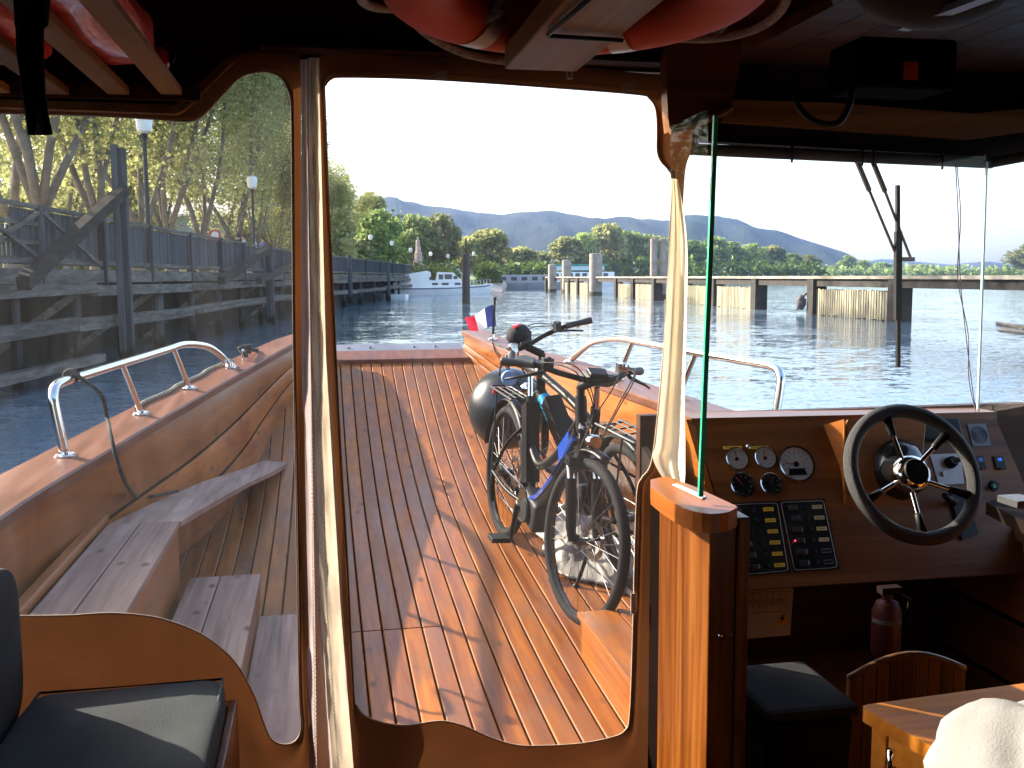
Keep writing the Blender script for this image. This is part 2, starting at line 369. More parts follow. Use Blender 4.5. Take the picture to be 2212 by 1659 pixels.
# quay ground: a slab behind the wharf
ZQ = 2.05
mb = MB(); mb.prism([Q(-9.2, -12, ZQ - 4), Q(-9.2, 45, ZQ - 4), Q(-4.6, 107, ZQ - 4), Q(-70, 150, ZQ - 4), Q(-140, 100, ZQ - 4), Q(-140, -12, ZQ - 4)], (0, 0, 4))
struct(mb.build('ground', M_path), 'pale gravel promenade on top of the quay', 'ground')
mb = MB()
mb.prism([Q(-22, -12, ZQ + .004), Q(-22, 100, ZQ + .004), Q(-60, 120, ZQ + .004), Q(-130, 90, ZQ + .004), Q(-130, -12, ZQ + .004)], (0, 0, .03))
struct(mb.build('lawn', M_grass), 'grass behind the promenade trees', 'lawn')
# low far bank, outline in picture columns and distances
def XD(x, d, z=0): r = ray(x, 597); return Vector((EYE.x + r.x / r.y * d, d, z))
front = [(-1400, 96), (560, 92), (880, 104), (980, 118), (1070, 122), (1092, 165), (1190, 196), (1330, 215), (1480, 262), (1640, 300), (1800, 420), (2100, 520), (2212, 420), (2600, 330)]
rows = []
for dz, dd in ((-1, 0), (.35, .6), (1.1, 5), (1.5, 40), (2, 300), (3, 1400)):
    rows.append([XD(x, d + dd, dz + .1 * math.sin(x)) for x, d in front])
mb = MB(); mb.grid(rows)
struct(mb.build('bank', M_grass, smooth=False), 'low green river bank in the distance', 'bank')
mb = MB()   # pale slipway beach beside the white cruiser
mb.grid([[XD(1046, 116, .02), XD(1085, 119, .02), XD(1094, 150, .02)], [XD(1046, 122, 1.0), XD(1085, 126, 1.0), XD(1100, 160, .8)], [XD(1040, 133, 1.7), XD(1080, 140, 1.7), XD(1120, 180, 1.7)]])
struct(mb.build('slipway', plain('sand', (.5, .4, .33), .9, var=.1, scale=.5)), 'pale sandy slipway behind the white cruiser', 'slipway')

# hills: one ridge in real relief, and a paler one far behind
def hillmat(name, c, s):
    m, n = newmat(name); o = nd(n, 'ShaderNodeOutputMaterial'); p = nd(n, 'ShaderNodeBsdfPrincipled', i_Roughness=.95)
    p.inputs['Specular IOR Level'].default_value = .1
    tc = nd(n, 'ShaderNodeTexCoord'); n1 = nd(n, 'ShaderNodeTexNoise', i_Scale=s, i_Detail=8, i_Roughness=.7); ln(n, tc, 'Object', n1, 'Vector')
    r = ramp(n, [(.38, mul(c, .65)), (.55, c), (.68, (c[0] * 1.5, c[1] * 1.35, c[2] * 1.3))]); ln(n, n1, 0, r, 0); ln(n, r, 0, p, 'Base Color')
    b = nd(n, 'ShaderNodeBump', i_Strength=1, i_Distance=4); n2 = nd(n, 'ShaderNodeTexNoise', i_Scale=s * 3, i_Detail=5); ln(n, tc, 'Object', n2, 'Vector'); ln(n, n2, 0, b, 'Height'); ln(n, b, 0, p, 'Normal')
    ln(n, p, 0, o, 0); return m
def ridge(name, prof, d, depth, c, label, rough):
    xs = [prof[0][0] + (prof[-1][0] - prof[0][0]) * i / 520 for i in range(521)]
    rows = []
    for j in range(44):
        f = j / 43; row = []
        for i, x in enumerate(xs):
            y = sinterp(prof, x); h = (597.5 - y - .0052 * (x - 1106)) / 2163 * d
            dd = d - depth * (1 - f) ** 1.1 if f < 1 else d
            nz = noise.noise(Vector((x * .012, f * 4, d))) ; n2 = 1.5 * noise.noise(Vector((x * .02 + f * 2.5, f * 4, 3))) + .4 * noise.noise(Vector((x * .25, f * 40, 7)))
            k = math.sin(f * math.pi / 2) ** .9
            z = h * k * (1 + .22 * nz * (1 - f) * 2) + rough * n2 * (1 if f > .3 else f * 3)
            row.append(XD(x, dd + 20 * nz, 1.5 + z))
        rows.append(row)
    rows.append([XD(x, d + 500, 1) for x in xs])
    mb = MB(); mb.grid(rows); struct(mb.build(name, hillmat(name, c, .012), smooth=True), label, 'hills')
ridge('hills', [(300, 500), (600, 450), (800, 438), (850, 440), (900, 446), (960, 455), (1010, 466), (1080, 470), (1140, 466), (1190, 462), (1240, 468), (1300, 479), (1340, 474), (1400, 478), (1440, 484), (1480, 470), (1540, 476), (1600, 485), (1650, 498), (1700, 510), (1760, 530), (1830, 553), (1900, 578), (1960, 592), (2020, 600)], 1500, 620, (.020, .030, .016), 'long wooded hill ridge across the river', 3)
ridge('far_hills', [(1700, 598), (1800, 580), (1870, 566), (1940, 562), (2000, 568), (2060, 572), (2120, 566), (2212, 574), (2300, 570), (2500, 560)], 2350, 700, (.03, .04, .03), 'pale far hill ridge low on the horizon', 3)

# ================================================================== TREES
M_bark = plain('bark', (.15, .13, .105), .9, var=.35, scale=3, bump=.5, bscale=18)
M_leafA = leafmat('leaf_yellow_green', (.21, .23, .08), (.46, .46, .19), .55)
M_leafB = leafmat('leaf_green', (.14, .21, .06), (.40, .48, .16), .5)
M_leafC = leafmat('leaf_olive', (.17, .19, .07), (.38, .39, .17), .5)
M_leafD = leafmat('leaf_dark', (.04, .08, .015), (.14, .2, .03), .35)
def branch(mb, p, d, ln_, r, depth, rnd, tips, up=.25, n=7):
    segs = 4; pts = [p]; rs = [r]; q = p.copy(); dd = d.copy()
    for i in range(segs):
        dd = (dd + Vector((rnd.uniform(-.16, .16), rnd.uniform(-.16, .16), rnd.uniform(-.05, .12 + up * .2)))).normalized()
        q = q + dd * ln_ / segs; pts.append(q.copy()); rs.append(r * (1 - .45 * (i + 1) / segs))
        tips.append(q.copy())
    mb.tube(pts, rs, n if depth > 1 else 5)
    if depth <= 0: return
    for k in range(rnd.choice((2, 3)) if depth > 1 else 3):
        a = rnd.uniform(0, 6.28); s = rnd.uniform(.35, .75); u, v = frame(dd)
        nd_ = (dd + (u * math.cos(a) + v * math.sin(a)) * s + Vector((0, 0, up))).normalized()
        branch(mb, pts[-1 if k < 2 else -2], nd_, ln_ * rnd.uniform(.6, .85), rs[-1] * .75, depth - 1, rnd, tips, up)
def leaves(mb, c, n, R, sz, rnd, sq=1):
    for i in range(n):
        while True:
            d = Vector((rnd.uniform(-1, 1), rnd.uniform(-1, 1), rnd.uniform(-1, 1)))
            if d.length < 1: break
        p = c + Vector((d.x * R, d.y * R, d.z * R * sq)); s = sz * rnd.uniform(.6, 1.3)
        u = Vector((rnd.gauss(0, 1), rnd.gauss(0, 1), rnd.gauss(0, .6))).normalized(); v = frame(u)[0]
        v = (v * math.cos(a := rnd.uniform(0, 3.14)) + frame(u)[1] * math.sin(a)).normalized(); nn = u.cross(v)
        mb.rnd(min(1, max(0, .5 + .3 * rnd.gauss(0, 1) + .25 * noise.noise(c * .7))))
        mb.add([p - u * s * .5, p - v * s * .42 + nn * s * .1, p + u * s * .5, p + v * s * .42 + nn * s * .1], [(0, 1, 2, 3)])
def plane_tree(seed, H, stems, leafsz, nleaf, trunk=.32, name='plane_tree', fork=1.6, spread=.55, up=.3, lm=None, R=1.5, depth=2):
    rnd = random.Random(seed); t = MB(); tips = []
    base = Vector((0, 0, 0)); f = Vector((rnd.uniform(-.2, .2), rnd.uniform(-.2, .2), fork))
    t.tube([base, base + Vector((0, 0, .3)), f * .7, f], [trunk * 1.35, trunk * 1.05, trunk * .95, trunk * .9], 10)
    for k in range(stems):
        a = 6.28 * k / stems + rnd.uniform(-.4, .4)
        d = Vector((math.cos(a) * spread, math.sin(a) * spread, 1)).normalized()
        branch(t, f - Vector((0, 0, .25)), d, H * .42, trunk * .5, depth, rnd, tips, up)
    root = empty(name, (0, 0, 0), 'x', 'tree'); root['local'] = 1
    t.build('trunk', M_bark, root, smooth=True)
    c = MB()
    zs = [p.z for p in tips]; zt = max(zs); lowest = H * .2
    use = [p for p in tips if p.z > lowest]
    per = max(3, int(nleaf / len(use)))
    for p in use: leaves(c, p + Vector((0, 0, rnd.uniform(-.3, .5))), per, R * rnd.uniform(.6, 1.2), leafsz, rnd, .8)
    root['h'] = zt
    c.build('crown', lm or M_leafA, root, sub=-1); return root
def setthing(o, loc, rz, s, label, group):
    o.location = loc; o.rotation_euler = (0, 0, rz); o.scale = (s, s, s); o['label'] = label; o['group'] = group; return o
T1 = plane_tree(3, 15.5, 4, .18, 36000, .23, spread=.42); T2 = plane_tree(8, 15.5, 3, .18, 35000, .24, spread=.38); T3 = plane_tree(21, 16.5, 5, .19, 36000, .24, spread=.42)
protos = [T1, T2, T3]; used = [0, 0, 0]
# (picture column, distance along the quay, scale, label)
row = [(-190, 18, 'forked plane tree just outside the left edge of the wharf view'),
       (30, 31, 'plane tree with leaning trunk at the far left end of the row'),
       (95, 27, 'plane tree with two diverging stems above the tall railing at the left'),
       (215, 30, 'thick forked plane tree left of the tall wooden fender post'),
       (300, 40, 'slim plane tree just right of the tall wooden fender post'),
       (372, 44, 'plane tree right beside the nearest street lamp'),
       (440, 47, 'wide V shaped plane tree in front of the blue grey building'),
       (505, 52, 'leaning plane tree behind the round road sign'),
       (560, 60, 'plane tree behind the second street lamp'),
       (598, 68, 'plane tree behind the people on the promenade'),
       (628, 84, 'plane tree at the right edge of the left plastic window'),
       (668, 90, 'plane tree hidden mostly behind the wooden post'),
       (704, 100, 'tall plane tree at the left edge of the middle plastic window'),
       (738, 112, 'last tall plane tree of the row, against the white sky'),
       (150, 52, 'second row plane tree seen between the left forked trunks'),
       (262, 58, 'second row plane tree straight behind the tall fender post'),
       (345, 70, 'second row plane tree left of the blue grey building'),
       (470, 84, 'second row plane tree beside the blue grey building corner'),
       (540, 98, 'second row plane tree above the seated people')]
rg = random.Random(5)
for i, (x, d, lab) in enumerate(row):
    k = i % 3; loc = XD(x, d, ZQ - .02); s = rg.uniform(.92, 1.12)
    if x > 550: s = .66 if x > 730 else .70 if x > 700 else .58 if x > 620 else .62 if x > 590 else .84
    o = protos[k] if not used[k] else clone(protos[k], loc); used[k] = 1
    setthing(o, loc, rg.uniform(0, 6.28), s, lab, 'plane trees along the promenade')
    if x == 560: o.scale = (.5, .5, .88)

def bushy(seed, W, H, sz, n, lm, name='round_tree', trunk=.25):
    """rounded broadleaf tree: lumpy crown of leaf clumps over a short forked trunk"""
    rnd = random.Random(seed); root = empty(name, (0, 0, 0), 'x', 'tree'); root['local'] = 1
    t = MB(); t.tube([(0, 0, 0), (.1, 0, H * .2), (0, .1, H * .4)], [trunk, trunk * .8, trunk * .6], 8)
    for k in range(5):
        a = k * 1.26; t.tube([(0, .1, H * .3), (math.cos(a) * W * .2, math.sin(a) * W * .2, H * .5), (math.cos(a) * W * .33, math.sin(a) * W * .33, H * .72)], [trunk * .5, trunk * .3, .04], 6)
    t.build('trunk', M_bark, root, smooth=True)
    c = MB(); nb = 46
    for k in range(nb):
        z = rnd.uniform(-1, 1); a = rnd.uniform(0, 6.28); r = math.sqrt(1 - z * z) * rnd.uniform(.55, .95)
        p = Vector((math.cos(a) * r * W * .42, math.sin(a) * r * W * .42, H * .6 + z * H * .34))
        c.rnd(rnd.random()); leaves(c, p, n // nb, W * rnd.uniform(.11, .2), sz, rnd, .85)
    c.build('crown', lm, root, sub=-1); return root
B1 = bushy(1, 11, 11, .75, 4200, M_leafB); B2 = bushy(2, 10, 11, .75, 4200, M_leafC, 'olive_tree'); B3 = bushy(3, 9, 11, .8, 3800, M_leafA, 'willow_tree'); B4 = bushy(5, 8, 13, .8, 3600, M_leafB, 'poplar_tree')
bp = {'g': B1, 'o': B2, 'y': B3, 'p': B4}; bu = {}
# kind, column, top row, width px, distance, label
mid = [('o', 808, 430, 150, 150, 'hazy olive tree rising behind the round green tree'),
       ('y', 760, 520, 110, 128, 'light green tree behind the third street lamp'),
       ('g', 815, 462, 130, 132, 'round bright green tree left of the stone monument'),
       ('g', 893, 472, 110, 140, 'round green tree directly behind the stone monument'),
       ('o', 950, 470, 100, 142, 'brownish round tree right of the stone monument'),
       ('y', 1055, 500, 120, 155, 'yellow green tree right behind the dark mooring pile'),
       ('y', 1010, 515, 80, 150, 'small yellow green tree left of the dark mooring pile'),
       ('y', 1120, 536, 100, 205, 'sparse pale tree near the moored grey houseboat'),
       ('y', 1165, 545, 70, 215, 'low pale tree at the left end of the far woodland'),
       ('y', 1225, 516, 95, 225, 'sloping light green tree at the left of the far woodland'),
       ('g', 1262, 508, 85, 232, 'light green tree above the white river ship'),
       ('y', 1312, 490, 105, 236, 'tallest light green tree of the woodland beyond the jetty'),
       ('g', 1355, 505, 90, 240, 'green tree left of the paired mooring piles'),
       ('g', 1400, 512, 85, 240, 'green tree directly behind the paired mooring piles'),
       ('g', 1445, 516, 85, 250, 'green tree behind the cream curtain flap'),
       ('p', 1500, 520, 80, 270, 'green tree just left of the glass edge beyond the jetty'),
       ('g', 1540, 516, 80, 275, 'green tree behind the green glass edge'),
       ('p', 1585, 523, 75, 285, 'green tree with pointed top right of the glass edge'),
       ('g', 1625, 530, 70, 290, 'rounded green tree halfway along the far woodland'),
       ('y', 1665, 533, 75, 300, 'pale green tree towards the right of the far woodland'),
       ('p', 1705, 548, 70, 310, 'low green tree near the right end of the far woodland'),
       ('o', 1745, 552, 60, 320, 'brownish tree ending the far woodland on the right'),
       ('g', 1800, 575, 45, 430, 'tiny tree left of the lone pointed tree'),
       ('p', 1828, 553, 42, 430, 'lone pointed tree standing low before the hill foot'),
       ('g', 1862, 563, 50, 440, 'small round tree right of the lone pointed tree'),
       ('g', 1905, 568, 50, 450, 'small dark tree left of the wiper blade'),
       ('o', 1985, 572, 70, 470, 'small olive tree right of the wiper blade'),
       ('g', 2050, 576, 60, 480, 'low tree below the hanging wires'),
       ('g', 2110, 580, 60, 490, 'low tree beside the pale glass edge'),
       ('o', 2225, 530, 110, 400, 'large olive tree cut by the right edge of the view')]
for kd, x, y, wpx, d, lab in mid:
    src = bp[kd]; ho = {'g': 11, 'o': 11, 'y': 11, 'p': 13}[kd]; wo = {'g': 11, 'o': 10, 'y': 9, 'p': 8}[kd]
    h = (597.5 - y - .0052 * (x - 1106)) / 2163 * d + .6; wd = wpx / 2163 * d
    loc = XD(x, d, 1.2); o = src if kd not in bu else clone(src, loc); bu[kd] = 1
    setthing(o, loc, rg.uniform(0, 6.28), 1, lab, 'trees on the far banks'); o.scale = (wd / wo, wd / wo, h / (ho * .98))
# understorey seen only as a mass
def massmb(pts, sz, n, lm, name, label, seed=1):
    rnd = random.Random(seed); mb = MB()
    for (x0, x1, y, d) in pts:
        for i in range(n):
            x = rnd.uniform(x0, x1); h = (597.5 - y) / 2163 * d + 1.2; p = XD(x, d + rnd.uniform(-4, 6), 1 + max(0, rnd.random()) * h)
            leaves(mb, p, 6, sz * 1.4, sz, rnd)
    return tag(mb.build(name, lm, sub=-1), label, 'bushes', kind='stuff')
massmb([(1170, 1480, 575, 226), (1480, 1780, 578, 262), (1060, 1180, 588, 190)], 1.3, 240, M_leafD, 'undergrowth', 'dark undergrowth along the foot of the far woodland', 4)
massmb([(-260, 340, 300, 72), (-260, 340, 400, 60), (330, 760, 400, 118), (500, 760, 470, 90)], .55, 1500, M_leafA, 'woodland', 'pale yellow green foliage filling the gaps behind the promenade trees', 9)
massmb([(1780, 2230, 591, 415)], 2.0, 300, M_leafB, 'shoreline_bushes', 'low bushes along the far right shore', 6)
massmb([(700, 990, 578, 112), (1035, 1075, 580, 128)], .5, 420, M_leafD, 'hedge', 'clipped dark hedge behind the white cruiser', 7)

# ================================================================== WHARF (left)
M_pw = wood('weathered_timber', (.06, .055, .046), (.15, .135, .115), (.24, .22, .195), 's', .9, 0, .5, False, .5, spec=.05)
M_pv = wood('weathered_post', (.04, .042, .045), (.09, .094, .10), (.15, .155, .16), 'z', .9, 0, .5, False, .5, spec=.05, tide=(.012, .016, .008))
M_dk = plain('dark_wall', (.012, .011, .008), .95, var=.6, scale=.8, bump=.6, bscale=5)  # near-black, mottled wall colour
WL = -6.9
def wl(k): return WL + max(0, k - 45) * .075
def WQ(off, k, z): return Q(wl(k) + off, k, z)
wharf = empty('wharf', Q(WL, 20, 0), 'long weathered timber wharf with railing along the left bank', 'wharf')
mb = MB()
for a_, b_ in ((-10, 45), (45, 106)): mb.prism([WQ(-2.28, a_, ZQ - .28), WQ(.05, a_, ZQ - .28), WQ(.05, b_, ZQ - .28), WQ(-2.28, b_, ZQ - .28)], (0, 0, .26))
mb.build('deck_edge', M_pw, wharf)
mb = MB(); rnd = random.Random(2); mb.prism([WQ(-2.29, -10, -1), WQ(-2.0, -10, -1), WQ(-2.0, 45, -1), WQ(-2.0, 106, -1), WQ(-2.29, 106, -1), WQ(-2.29, 45, -1)], (0, 0, ZQ + .72)); mb.build('retaining_wall', M_dk, wharf)
for z, th, lo in ((1.62, .22, 0), (.98, .24, .12)):
    mb = MB(); k = -8
    while k < 104:
        l = rnd.uniform(5, 8); mb.rnd(rnd.random()); dz = rnd.uniform(-.03, .03)
        mb.beam(WQ(.1 + lo, k, z + dz), WQ(.1 + lo, k + l - .03, z + dz + rnd.uniform(-.05, .05)), .22, th); k += l
    mb.build('horizontal_beam', M_pw, wharf)
mb = MB(); mb.beam(Q(WL + .3, 12.5, .33), Q(WL + .3, 20.2, .30), .2, .16); mb.beam(Q(WL + .3, 28, .95), Q(WL + .3, 46, 1.05), .5, .1); mb.build('lower_beam', M_pw, wharf)
for i, k in enumerate([9, 12, 14.5, 17.3, 20.2, 23, 26, 29.5, 33, 37, 41, 46, 51, 57, 63, 70, 77, 85, 94]):
    mb = MB(); mb.rnd(rnd.random()); r = rnd.uniform(.09, .15)
    mb.tube([WQ(-.12 + rnd.uniform(-.05, .05), k, -.6), WQ(-.12, k, .7), WQ(-.12, k, ZQ - .28)], [r, r * .95, r * .9], 8); mb.build('pile', M_pv, wharf, smooth=True)
for k in (13.5, 19, 24.5, 30.5, 39, 48): # sloping shore struts under the deck
    mb = MB(); mb.rnd(rnd.random()); mb.beam(Q(-8.7, k, .1), Q(WL - .1, k + 1.2, 1.6), .16, .16); mb.build('strut', M_pw, wharf)
# railing: tall braced part near, close boarded part further on
zr = ZQ + 1.05
mb = MB()
for a, b in ((-6, 45), (45, 106)):
    mb.beam(WQ(0, a, zr), WQ(0, b, zr), .09, .07); mb.beam(WQ(0, a, ZQ + .12), WQ(0, b, ZQ + .12), .07, .1)
mb.build('handrail', M_pw, wharf)
mb = MB(); mb.beam(Q(WL, -6, zr - .30), Q(WL, 18.2, zr - .30), .05, .07); mb.beam(Q(WL, -6, zr - .62), Q(WL, 18.2, zr - .62), .05, .07)
for k in (9.5, 12.4, 15.3, 18.2):
    mb.beam(Q(WL + .05, k, ZQ + .1), Q(WL + .05, k + 2.8, zr - .1), .05, .07); mb.beam(Q(WL + .09, k, zr - .1), Q(WL + .09, k + 2.8, ZQ + .1), .05, .07)
mb.build('cross_brace', M_pw, wharf)
mb = MB(); k = 9
while k < 106:
    mb.rnd(rnd.random()); wd = .1 if k > 17 else .07; stp = .125 if k > 17 else .17
    mb.qbox(wl(k) - .06, wl(k) - .035, k, k + wd, ZQ + .05, zr - (.06 if k > 17 else .36)); k += stp
mb.build('fence_boards', M_pv, wharf)
for k in [9.5, 12.4, 15.3, 18.2, 21.5, 25, 29, 33, 37, 41, 46, 52, 58, 65, 72, 80, 88, 97]:
    mb = MB(); mb.rnd(rnd.random()); mb.qbox(wl(k) - .02, wl(k) + .09, k - .06, k + .06, ZQ - .3, zr + .04); mb.build('railing_post', M_pv, wharf)

# tall fender posts with raking braces
def fender_post(x, l, ytop, ybot, wd, brace, label):
    k = QK(x, l); r = ray(x, ytop); P0 = Q(l, k, 0); d = P0.y / ray(x, 597).y
    zt = (PD(x, ytop, P0.y / ray(x, ytop).y)).z; zb = (PD(x, ybot, P0.y / ray(x, ybot).y)).z
    root = empty('fender_post', P0, label, 'fender post', 'tall timber fender posts along the wharf')
    for q in (-.5, .5):
        m = MB(); m.rnd(rnd.random()); m.box(Q(l + q * wd, k + q * .1, (zt + zb) / 2 - q * .06), QR * wd * .48, QD * wd * .6, (0, 0, (zt - zb) / 2)); m.build('post', M_pv, root)
    if brace:
        (xa, ya), (xb, yb), th = brace
        ka = QK(xa, l); kb = QK(xb, l + .15)
        pa = PD(xa, ya, Q(l, ka, 0).y / ray(xa, ya).y); pb = PD(xb, yb, Q(l + .15, kb, 0).y / ray(xb, yb).y)
        m = MB(); m.rnd(rnd.random()); m.beam(pa, pb, .2, th); m.build('brace', wood('brace_timber', (.03, .027, .024), (.06, .054, .045), (.10, .09, .08), 's', .9, 0, .5, False, .5, spec=.05), root)
fender_post(268, -6.35, 316, 765, .122, ((266, 412), (50, 612), .22), 'tallest timber fender post, nearest to the boat, with a thick raking brace')
fender_post(583, -6.2, 530, 700, .13, ((583, 536), (478, 606), .22), 'middle timber fender post near the right edge of the left window')
fender_post(662, -6.2, 548, 680, .13, ((662, 558), (560, 606), .22), 'farther timber fender post whose brace shows beside the wooden post')
for x, y0, y1, l, lab in ((755, 552, 655, -4.6, 'small leaning timber pole at the far end of the wharf'), (838, 560, 652, -3.6, 'thin timber pole beside the stern of the white cruiser')):
    k = QK(x, l); P0 = Q(l, k, 0); q = P0.y
    m = MB(); m.tube([PD(x + 3, y1, q / ray(x, y1).y), PD(x, y0, q / ray(x, y0).y)], [.13, .11], 8); tag(m.build('timber_pole', M_pv), lab, 'pole')

# street lamps on the promenade
M_black = plain('black_metal', (.02, .022, .028), .5, .3)
M_globe = plain('lamp_glass', (.75, .76, .74), .25, var=.05)
lamps = [(325, 262, 25, 'nearest street lamp, tall and white headed, right of the fender post'), (551, 392, 40, 'second street lamp, seen near the right of the left window'),
         (745, 492, 90, 'third street lamp, at the left of the middle window'), (802, 512, 103, 'street lamp in front of the round green tree'), (848, 525, 110, 'street lamp between the green tree and the monument'),
         (888, 540, 116, 'small street lamp just left of the stone monument'), (931, 548, 122, 'small street lamp just right of the stone monument'), (968, 553, 126, 'low street lamp left of the dark mooring pile'), (1024, 548, 128, 'small street lamp right of the dark mooring pile')]
for x, y, d, lab in lamps:
    P0 = XD(x, d, ZQ); zt = PD(x, y, d / ray(x, y).y).z
    root = empty('street_lamp', P0, lab, 'street lamp', 'white globe lamps along the promenade')
    zt = max(zt, ZQ + 1.5); m = MB(); m.lathe(P0, (0, 0, 1), [(.12, 0), (.12, .5), (.06, .7), (.05, zt - ZQ - .5), (.09, zt - ZQ - .3), (.0, zt - ZQ - .3)], 8); m.build('pole', M_black, root, smooth='auto')
    m = MB(); m.lathe(P0 + Vector((0, 0, zt - ZQ - .30)), (0, 0, 1), [(.06, 0), (.17, .06), (.215, .36), (.18, .48), (.06, .53), (0, .54)], 14); m.build('lamp_head', M_globe, root, smooth='auto')

# building behind the trees, road sign, cars
root = empty('low_building', XD(420, 88, ZQ), 'low blue grey building seen between the plane trees', 'building')
M_bb = plain('building_blue', (.30, .36, .46), .7, var=.08, scale=.4)
c = XD(425, 88, 0); m = MB(); m.wbox(c.x - 6, c.x + 9, 88, 98, ZQ, ZQ + 5.2); m.build('wall', M_bb, root)
m = MB(); m.prism([(c.x - 6.6, 87.4, ZQ + 5.2), (c.x + 9.6, 87.4, ZQ + 5.2), (c.x + 9.6, 93, ZQ + 6.6), (c.x - 6.6, 93, ZQ + 6.6)], (0, .1, .15)); m.build('roof', plain('roof_pale', (.5, .5, .5), .6), root)
for i in range(5):
    m = MB(); m.wbox(c.x - 5 + i * 2.9, c.x - 3.4 + i * 2.9, 87.93, 87.99, ZQ + 1.3, ZQ + 2.8); m.build('window', plain('dark_glass', (.05, .06, .08), .15), root)
m = MB(); m.wbox(c.x - 5.6, c.x + 8, 85.5, 87.2, ZQ, ZQ + 1.0); tag(m.build('low_wall', plain('beige_wall', (.42, .34, .27), .8), bevel=.02), 'low beige wall in front of the blue grey building', 'wall')
def car(x, d, colr, label, heading=0.1):
    P0 = XD(x, d, ZQ); root = empty('parked_car', P0, label, 'car', 'cars parked beyond the promenade')
    M = Matrix.Translation(P0) @ Matrix.Rotation(heading, 4, 'Z')
    prof = [(-2.05, .35), (-2.1, .75), (-1.9, .95), (-1.1, 1.02), (-.55, 1.42), (.75, 1.45), (1.35, 1.0), (2.0, .88), (2.1, .4)]
    m = MB(); m.prism([Vector((a, -.82, z)) for a, z in prof], (0, 1.64, 0)); m.build('body', plain('car_paint_' + label.split()[0], colr, .3, coat=.6, var=.03), root, xf=M, bevel=.06)
    m = MB()
    for s in (-.83, .81): m.prism([Vector((-.95, s, 1.02)), Vector((-.52, s, 1.36)), Vector((.7, s, 1.38)), Vector((1.15, s, 1.02))], (0, .02, 0))
    m.build('window', plain('dark_glass', (.05, .06, .08), .15), root, xf=M)
    for a in (-1.3, 1.3):
        for s in (-.84, .64):
            m = MB(); m.cyl((a, s, .32), (a, s + .2, .32), .32, n=14); m.build('wheel', M_black, root, xf=M)
car(455, 78, (.5, .45, .2), 'mustard parked car under the plane trees left of the road sign'); car(400, 80, (.6, .6, .62), 'silver parked car near the nearest street lamp', -.1)
car(795, 110, (.35, .03, .03), 'dark red parked car behind the hedge left of the monument', .2); car(958, 121, (.5, .5, .52), 'grey parked car behind the white cruiser cabin', 0)
root = empty('road_sign', XD(469, 58, ZQ), 'round red and white road sign on a pole', 'road sign')
P0 = XD(469, 58, ZQ); m = MB(); m.cyl(P0, P0 + Vector((0, 0, 2.3)), .035); m.build('pole', plain('galvanised', (.4, .4, .4), .5, .6), root)
cz = PD(469, 508, 58 / ray(469, 508).y).z; m = MB(); m.cyl((P0.x, 57.93, cz), (P0.x, 57.9, cz), .33, n=24); f = m.build('sign_face', plain('sign_red', (.6, .05, .07), .5, var=.03), root)
m = MB(); m.cyl((P0.x, 57.895, cz), (P0.x, 57.885, cz), .22, n=24); m.build('white_disc', plain('sign_white', (.8, .8, .8), .5, var=.03), f)

# stone monument
root = empty('stone_monument', XD(904, 118, ZQ), 'tapering pale pink stone monument topped by a statue', 'monument')
P0 = XD(904, 118, 1.9); M_st = plain('pink_stone', (.50, .36, .30), .85, var=.2, scale=1.5, bump=.6, bscale=6)
u = 118 / 2163.; zt = PD(904, 512, 118 / ray(904, 512).y).z - 1.9
m = MB(); m.prism([(P0.x - .8, 117.2, 1.9), (P0.x + .8, 117.2, 1.9), (P0.x + .8, 118.8, 1.9), (P0.x - .8, 118.8, 1.9)], (0, 0, .8)); m.build('plinth', M_st, root, bevel=.05)
m = MB(); m.lathe(P0 + Vector((0, 0, .8)), (0, 0, 1), [(.72, 0), (.66, 1.0), (.5, 1.1), (.46, 2.0), (.36, 2.1), (.3, zt - 1.9), (.2, zt - 1.85), (0, zt - 1.85)], 7); m.build('shaft', M_st, root)
m = MB(); m.lathe(P0 + Vector((0, 0, zt - 1.1)), (0, 0, 1), [(.22, 0), (.27, .2), (.2, .45), (.25, .68), (.1, .8), (.11, .88), (.13, .98), (.08, 1.1), (0, 1.12)], 10); m.build('statue', M_st, root, smooth=True)
# ================================================================== BOATS, PILES, JETTY
M_gel = plain('white_gelcoat', (.88, .89, .9), .3, var=.05, scale=1, coat=.3)
M_win = plain('boat_window', (.07, .08, .10), .12, var=.1)
M_nav = plain('navy_stripe', (.03, .04, .12), .4)
def hull(mb, Lh, Bw, zs, z0=-.25, bow=.3, taper=.45):   # local: x along (bow +), y across, z up
    rows = []
    for i in range(21):
        f = i / 20; x = -Lh / 2 + Lh * f
        wv = Bw / 2 * (min(1, .86 + .3 * f) if f < .5 else max(0.02, 1 - ((f - .5) / .5) ** 2.4)); zt = zs + bow * f ** 2.2
        lo = wv * (.82 if f < .6 else .82 - .5 * (f - .6))
        xx = x + (.0 if f < .8 else 0)
        rows.append([Vector((x - .35 * f ** 4, -lo, z0)), Vector((xx, -wv * .97, z0 + (zt - z0) * .6)), Vector((xx + .15 * f ** 4, -wv, zt)), Vector((xx + .15 * f ** 4, 0, zt + .02)), Vector((xx + .15 * f ** 4, wv, zt)), Vector((xx, wv * .97, z0 + (zt - z0) * .6)), Vector((x - .35 * f ** 4, lo, z0))])
    mb.grid(rows); mb.add(rows[0], [tuple(range(7))])
def place(x, d, head): return Matrix.Translation(XD(x, d, 0)) @ Matrix.Rotation(head, 4, 'Z')
